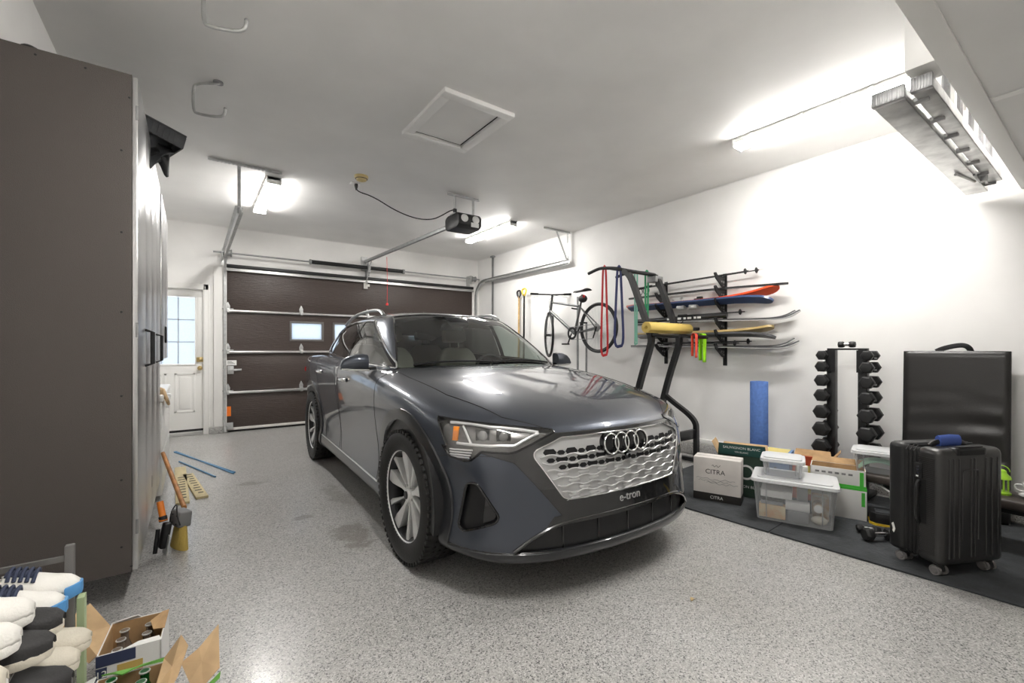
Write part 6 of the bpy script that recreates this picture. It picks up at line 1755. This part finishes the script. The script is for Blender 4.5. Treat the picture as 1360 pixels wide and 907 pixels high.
# green wine carton, open
M_,L_ = box_frame((3.66,2.06),(3.79,1.72))
def open_carton(name,label,M_,L_,D,H,m,flaps=(1,1,1,1),fm='kraft',fh=.12):
    t = thing(name,label,'carton',tuple(M_.translation),rot_of(M_)); th=.005
    for nm,lo,hi in (('front_panel',(0,0,0),(L_,th,H)),('back_panel',(0,D-th,0),(L_,D,H)),('end_panel',(0,0,0),(th,D,H)),('end_panel',(L_-th,0,0),(L_,D,H)),('bottom_panel',(0,0,0),(L_,D,th))): MB().box(lo,hi,M_).build(nm,m,t)
    for lo,hi in (((th,th,0),(L_-th,th+.0015,H-.001)),((th,D-th-.0015,0),(L_-th,D-th,H-.001)),((th,th,0),(th+.0015,D-th,H-.001)),((L_-th-.0015,th,0),(L_-th,D-th,H-.001))): MB().box(lo,hi,M_).build('inner_face','kraft',t)
    F = lambda q: [tuple(M_@Vector(p)) for p in q]
    I = inv(t)
    def fl(q,mm,nm='flap'):
        o = MB(); o.add(F(q),[(0,1,2,3)]); o.build(nm,mm,t,solid=.004,smooth=0)
    if flaps[0]: fl([(0,0,H),(L_,0,H),(L_-.01,-.02*flaps[0],H+fh*flaps[0]),(.01,-.02*flaps[0],H+fh*flaps[0])],m,'front_flap')
    if flaps[1]: fl([(0,D,H),(L_,D,H),(L_-.01,D+.05,H+fh*flaps[1]),(.01,D+.05,H+fh*flaps[1])],fm,'back_flap')
    if flaps[2]: fl([(0,0,H),(0,D,H),(-.05,D-.01,H+fh*flaps[2]),(-.05,.01,H+fh*flaps[2])],fm,'end_flap')
    if flaps[3]: fl([(L_,0,H),(L_,D,H),(L_+.06,D-.01,H+fh*flaps[3]),(L_+.06,.01,H+fh*flaps[3])],fm,'end_flap')
    return t
gw = open_carton('wine_carton','dark green open wine carton printed SAUVIGNON BLANC behind the pale one',M_,L_,.22,.335,'wine_green',(1,.6,1,0),'kraft_light',.10)
V_ = lambda x,z,off=.003: M_@Matrix(((1,0,0,x),(0,0,-1,-off),(0,1,0,z),(0,0,0,1)))
fM = M_@frame((L_*.5,-.018,.338+.048),(1,0,0),(0,-.02,.10))
MB().box((-L_/2+.012,-.045,.0),(L_/2-.012,.045,.0022),fM).build('flap_print','wine_teal',gw)
text_mesh('SAUVIGNON BLANC',.030,'flap_lettering','white_print',gw,fM@Matrix.Translation((0,.018,.0032)),.0004)
text_mesh('VIN BLANC',.020,'flap_lettering','white_print',gw,fM@Matrix.Translation((0,-.018,.0032)),.0004)
MB().lathe([(.046,0),(.062,0),(.062,.001),(.046,.001),(.046,0)],36,V_(.215,.205,.001)).build('round_emblem','white_print',gw)
text_mesh('SAUVIGNON BLANC',.030,'front_lettering','white_print',gw,V_(L_*.56,.085),.0005)
MB().box((L_-.012,-.0015,.27),(L_-.004,-.0002,.30),M_).build('sticker','white_print',gw)
# closed blue and yellow box, red open box behind
M_,L_ = box_frame((4.02,2.02),(4.10,1.68))
bb = thing('game_box','flat-topped box with blue sides and a yellow lid behind the wine carton','box',tuple(M_.translation),rot_of(M_))
MB().box((0,0,0),(L_,.24,.335),M_).build('box_body','box_blue',bb,bevel=.003); MB().box((.02,.02,.335),(L_-.02,.22,.337),M_).build('lid_picture','box_yellow',bb)
MB().box((.05,.05,.337),(.16,.19,.3385),M_).build('lid_panel','white_print',bb)
M_,L_ = box_frame((4.035,1.63),(4.11,1.38))
rb = open_carton('cardboard_box','open cardboard box with a red rim behind the clear bin','%s'%'' if False else M_,L_,.24,.34,'box_red',(.35,.45,0,1),'kraft',.08) if False else None
rb = open_carton('cardboard_box','open red-printed cardboard box beside the blue box',M_,L_,.15,.33,'box_red',(.30,.5,0,.9),'kraft',.09)
for k in range(3): MB().box((.03+.075*k,-.0015,.05),(.09+.075*k,-.0005,.28),M_).build('print_panel','box_yellow',rb)
# two white and green boxes stacked
M_,L_ = box_frame((3.80,1.405),(3.90,1.09))
w1 = thing('white_box','white and green box, lower of the two stacked behind the clear bin','box',tuple(M_.translation),rot_of(M_),'stacked white and green boxes')
MB().box((0,0,0),(L_,.20,.225),M_).build('box_body','card_white',w1,bevel=.002)
for lo,hi in (((-.001,-.001,.211),(L_+.001,.201,.2255)),((L_-.03,-.0012,.10),(L_-.01,0,.20)),((L_,.02,.03),(L_+.0012,.04,.20))): MB().box(lo,hi,M_).build('green_band','box_green',w1)
M2 = M_@Matrix.Translation((-.005,.01,.226))
w2 = open_carton('white_box','white and green open box on top of the lower white box',M2,L_,.18,.125,'card_white',(0,.5,0,0),'kraft',.07)
w2['category'] = 'box'; w2['group'] = 'stacked white and green boxes'
for lo,hi in (((-.001,-.0012,0),(L_+.001,.0,.016)),((L_-.035,-.0014,.016),(L_-.012,0,.115)),((L_,.015,.02),(L_+.0012,.16,.035)),((L_,.06,.02),(L_+.0012,.08,.12))): MB().box(lo,hi,M2).build('green_band','box_green',w2)
for k in range(6): MB().box((.03+.04*k,-.0014,.082),(.055+.04*k,-.0002,.096),M2).build('print_mark','broom_grey',w2)
M3,L3 = box_frame((3.752,1.482),(3.778,1.418))
sb_ = thing('small_white_box','small white printed box wedged between the bins and the open box','box',tuple(M3.translation),rot_of(M3))
MB().box((0,0,0),(L3,.06,.335),M3).build('box_body','card_white',sb_,bevel=.002)
for k in range(5): MB().box((.02,-.0012,.18+.026*k),(L3-.03-.01*(k%2),0,.19+.026*k),M3).build('print_line','broom_grey',sb_)

# ---- clear bins
def clear_plastic():
    m = bpy.data.materials.new('clear_plastic'); m.use_nodes = True; nt = m.node_tree; N = nt.nodes; L = nt.links
    N.remove(N['Principled BSDF']); out = N['Material Output']
    tr = N.new('ShaderNodeBsdfTransparent'); tr.inputs['Color'].default_value = (.93,.94,.95,1)
    df = N.new('ShaderNodeBsdfPrincipled'); df.inputs['Base Color'].default_value = (.82,.83,.84,1); df.inputs['Roughness'].default_value = .2
    lw_ = N.new('ShaderNodeLayerWeight'); lw_.inputs['Blend'].default_value = .35
    mr = N.new('ShaderNodeMapRange'); mr.inputs['To Min'].default_value = .20; mr.inputs['To Max'].default_value = .75
    L.new(lw_.outputs['Facing'], mr.inputs['Value'])
    mx = N.new('ShaderNodeMixShader'); L.new(mr.outputs['Result'], mx.inputs['Fac']); L.new(tr.outputs[0], mx.inputs[1]); L.new(df.outputs[0], mx.inputs[2]); L.new(mx.outputs[0], out.inputs['Surface'])
    MATS['clear_plastic'] = m
clear_plastic()
mat('milky_lid', (.84,.85,.86), .3, coat=.2, trans=.15); 
def bin_shell(t,M,L,D,H,taper,lid=True,lidm='milky_lid',th=.0035):
    """tapered bin: local x along the long front, y to the back"""
    def ring(z,o):
        k = taper*(1-z/H)
        return [(k-o,k-o,z),(L-k+o,k-o,z),(L-k+o,D-k+o,z),(k-o,D-k+o,z)]
    def rr(z,o):
        p = ring(z,o); q = round_poly([(a,b) for a,b,c in p],.035,4); return [(a,b,z) for a,b in q]
    o = MB(); zs_ = [0,.006,H*.5,H]
    rows = [rr(z,0) for z in zs_]; n = len(rows[0])
    vs = [p for r_ in rows for p in r_]; fs = [tuple(range(n-1,-1,-1))]
    for j in range(len(rows)-1):
        for i in range(n): fs.append((j*n+i,j*n+(i+1)%n,(j+1)*n+(i+1)%n,(j+1)*n+i))
    o.add(vs,fs,M); o.build('bin_wall','clear_plastic',t,smooth=50)
    MB().tube([M@Vector(p) for p in rr(H-.006,.010)],.0075,6,closed=True).build('rim','milky_lid',t)
    for k in range(1,6):
        x = L*k/6
        if k in (1,5): MB().tube([M@Vector((x,taper+.002,.02)),M@Vector((x,.002,H-.02))],.004,6).build('wall_rib','clear_plastic',t)
    if lid:
        q = [(a,b) for a,b,c in rr(H,.014)]
        lo = MB(); lo.prism(q,H,H+.012,M); lo.prism([((a-L/2)*.86+L/2,(b-D/2)*.82+D/2) for a,b in q],H+.012,H+.022,M)
        lo.build('lid',lidm,t,bevel=.003)
M_,L_ = box_frame((3.315,1.60),(3.495,1.135)); L_ = .50
bg = thing('storage_bin','large clear lidded storage bin packed with household items','storage bin',tuple(M_.translation),rot_of(M_))
bin_shell(bg,M_,L_,.34,.285,.022)
MB().tube(smooth_path([M_@Vector(p) for p in ((L_+.008,.10,.25),(L_+.018,.12,.262),(L_+.018,.22,.262),(L_+.008,.24,.25))],1),.007,8).build('side_grip','black_plastic',bg)
mat('item_tan', (.52,.33,.18), .6, vcol=(.70,.66,.58), vscale=14); mat('item_grey', (.30,.30,.31), .6); mat('item_print', (.75,.45,.25), .5, vcol=(.75,.66,.42), vscale=18)
def item_box(lo,hi,m,label,nm='packed_box',cat='box'):
    o = MB(); o.box(lo,hi,M_); return tag(o.build(nm,m,None,bevel=.003),label,cat,'items packed in the large clear bin')
item_box((.035,.05,.008),(.20,.12,.10),'item_print','orange patterned box in the large clear bin')
item_box((.215,.045,.008),(.34,.15,.085),'item_grey','grey box at the bottom of the large clear bin')
x_ = item_box((.20,.045,.088),(.345,.13,.14),'card_white','white box with a green edge in the large clear bin')
item_box((.045,.05,.104),(.185,.24,.128),'item_grey','grey flat case in the large clear bin','flat_case','case')
item_box((.05,.055,.130),(.19,.25,.150),'citra_black','black flat case in the large clear bin','flat_case','case')
item_box((.045,.06,.154),(.24,.27,.205),'card_white','white folded cloth bundle on top inside the large clear bin','folded_cloth','cloth')
item_box((.20,.0435,.132),(.345,.0445,.146),'box_green','green label strip on a packed white box','label_strip','label') if False else None
item_box((.36,.18,.008),(.46,.30,.17),'item_tan','tan parcel at the back of the large clear bin','parcel','parcel')
jr = thing('jar','jar with a white cap lying in the large clear bin','jar',tuple(M_@Vector((.38,.06,.11))),0,'items packed in the large clear bin')
MB().lathe([(0,0),(.030,0),(.032,.02),(.032,.10),(0,.10)],20,M_@frame((.395,.065,.125),(1,0,0),(0,0,1))@Matrix.Rotation(PI,4,'X')).build('jar_body','item_tan',jr)
MB().lathe([(0,.0),(.024,.0),(.026,-.014),(0,-.014)],20,M_@frame((.395,.062,.125),(1,0,0),(0,0,1))@Matrix.Rotation(PI,4,'X')).build('cap','white_plastic',jr)
o = MB(); o.sphere((.0,0,0),(.05,.035,.028),14,10,M_@Matrix.Translation((.40,.075,.04))); tag(o.build('cloth_bundle','shoe_cream',None),'pale cloth bundle at the end of the large clear bin','cloth','items packed in the large clear bin')
M_b = M_@Matrix.Translation((.055,.055,.3085))
sb2 = thing('small_bin','small clear food box with a flat white lid on the large bin','storage bin',tuple(M_b.translation),rot_of(M_b))
bin_shell(sb2,M_b,.25,.23,.115,.012)
MB().box((.075,-.003,.06),(.088,.002,.072),M_b).build('clip','broom_grey',sb2)
# open bin on the bench end
M_,_ = box_frame((3.995,1.20),(4.09,.80)); M_.translation.z = .3355
b2 = thing('storage_bin','clear storage bin with green cord standing on the padded bench','storage bin',tuple(M_.translation),rot_of(M_))
bin_shell(b2,M_,.36,.23,.145,.018,lid=True)
mat('net_green', (.40,.72,.52), .6)
nt_ = thing('cord_bundle','pale green cord bundle inside the bin on the bench','cord',tuple(M_@Vector((.1,.1,.02))))
for k in range(9):
    MB().tube(smooth_path([M_@Vector((.03,.03+.016*k,.022+.004*k)),M_@Vector((.09,.028+.016*k,.075+.004*(k%3))),M_@Vector((.17,.03+.015*k,.090)),M_@Vector((.25,.035+.014*k,.05+.005*(k%4))),M_@Vector((.30,.05+.012*k,.022))],2),.0055,6).build('cord_strand','net_green',nt_)
# black step platform with yellow edge, and loose small weights
stp = thing('step_platform','black exercise step with a yellow bottom edge beside the bin','step platform',(3.93,1.0,ZM))
Ms,_ = box_frame((3.86,1.06),(3.96,.77))
MB().prism([(0,.03),(.03,0),(.30,0),(.33,.03),(.33,.135),(.30,.165),(.03,.165),(0,.135)],.015,.085,Ms).build('platform','black_plastic',stp,bevel=.006)
MB().prism([(-.004,.028),(.028,-.004),(.302,-.004),(.334,.028),(.334,.137),(.302,.169),(.028,.169),(-.004,.137)],.0,.015,Ms).build('yellow_edge','yellow_plastic',stp)
MB().box((.03,.02,.085),(.30,.145,.089),Ms).build('grip_top','gym_mat',stp)
dumbbell(3.66,1.015,ZM+.029,.028,.07,'small black dumbbell with chrome handle on the mat beside the suitcase',R(-55),'loose dumbbells')
dumbbell(3.575,.935,ZM+.043,.042,.11,'larger loose black dumbbell tucked against the suitcase',R(-35),'loose dumbbells')
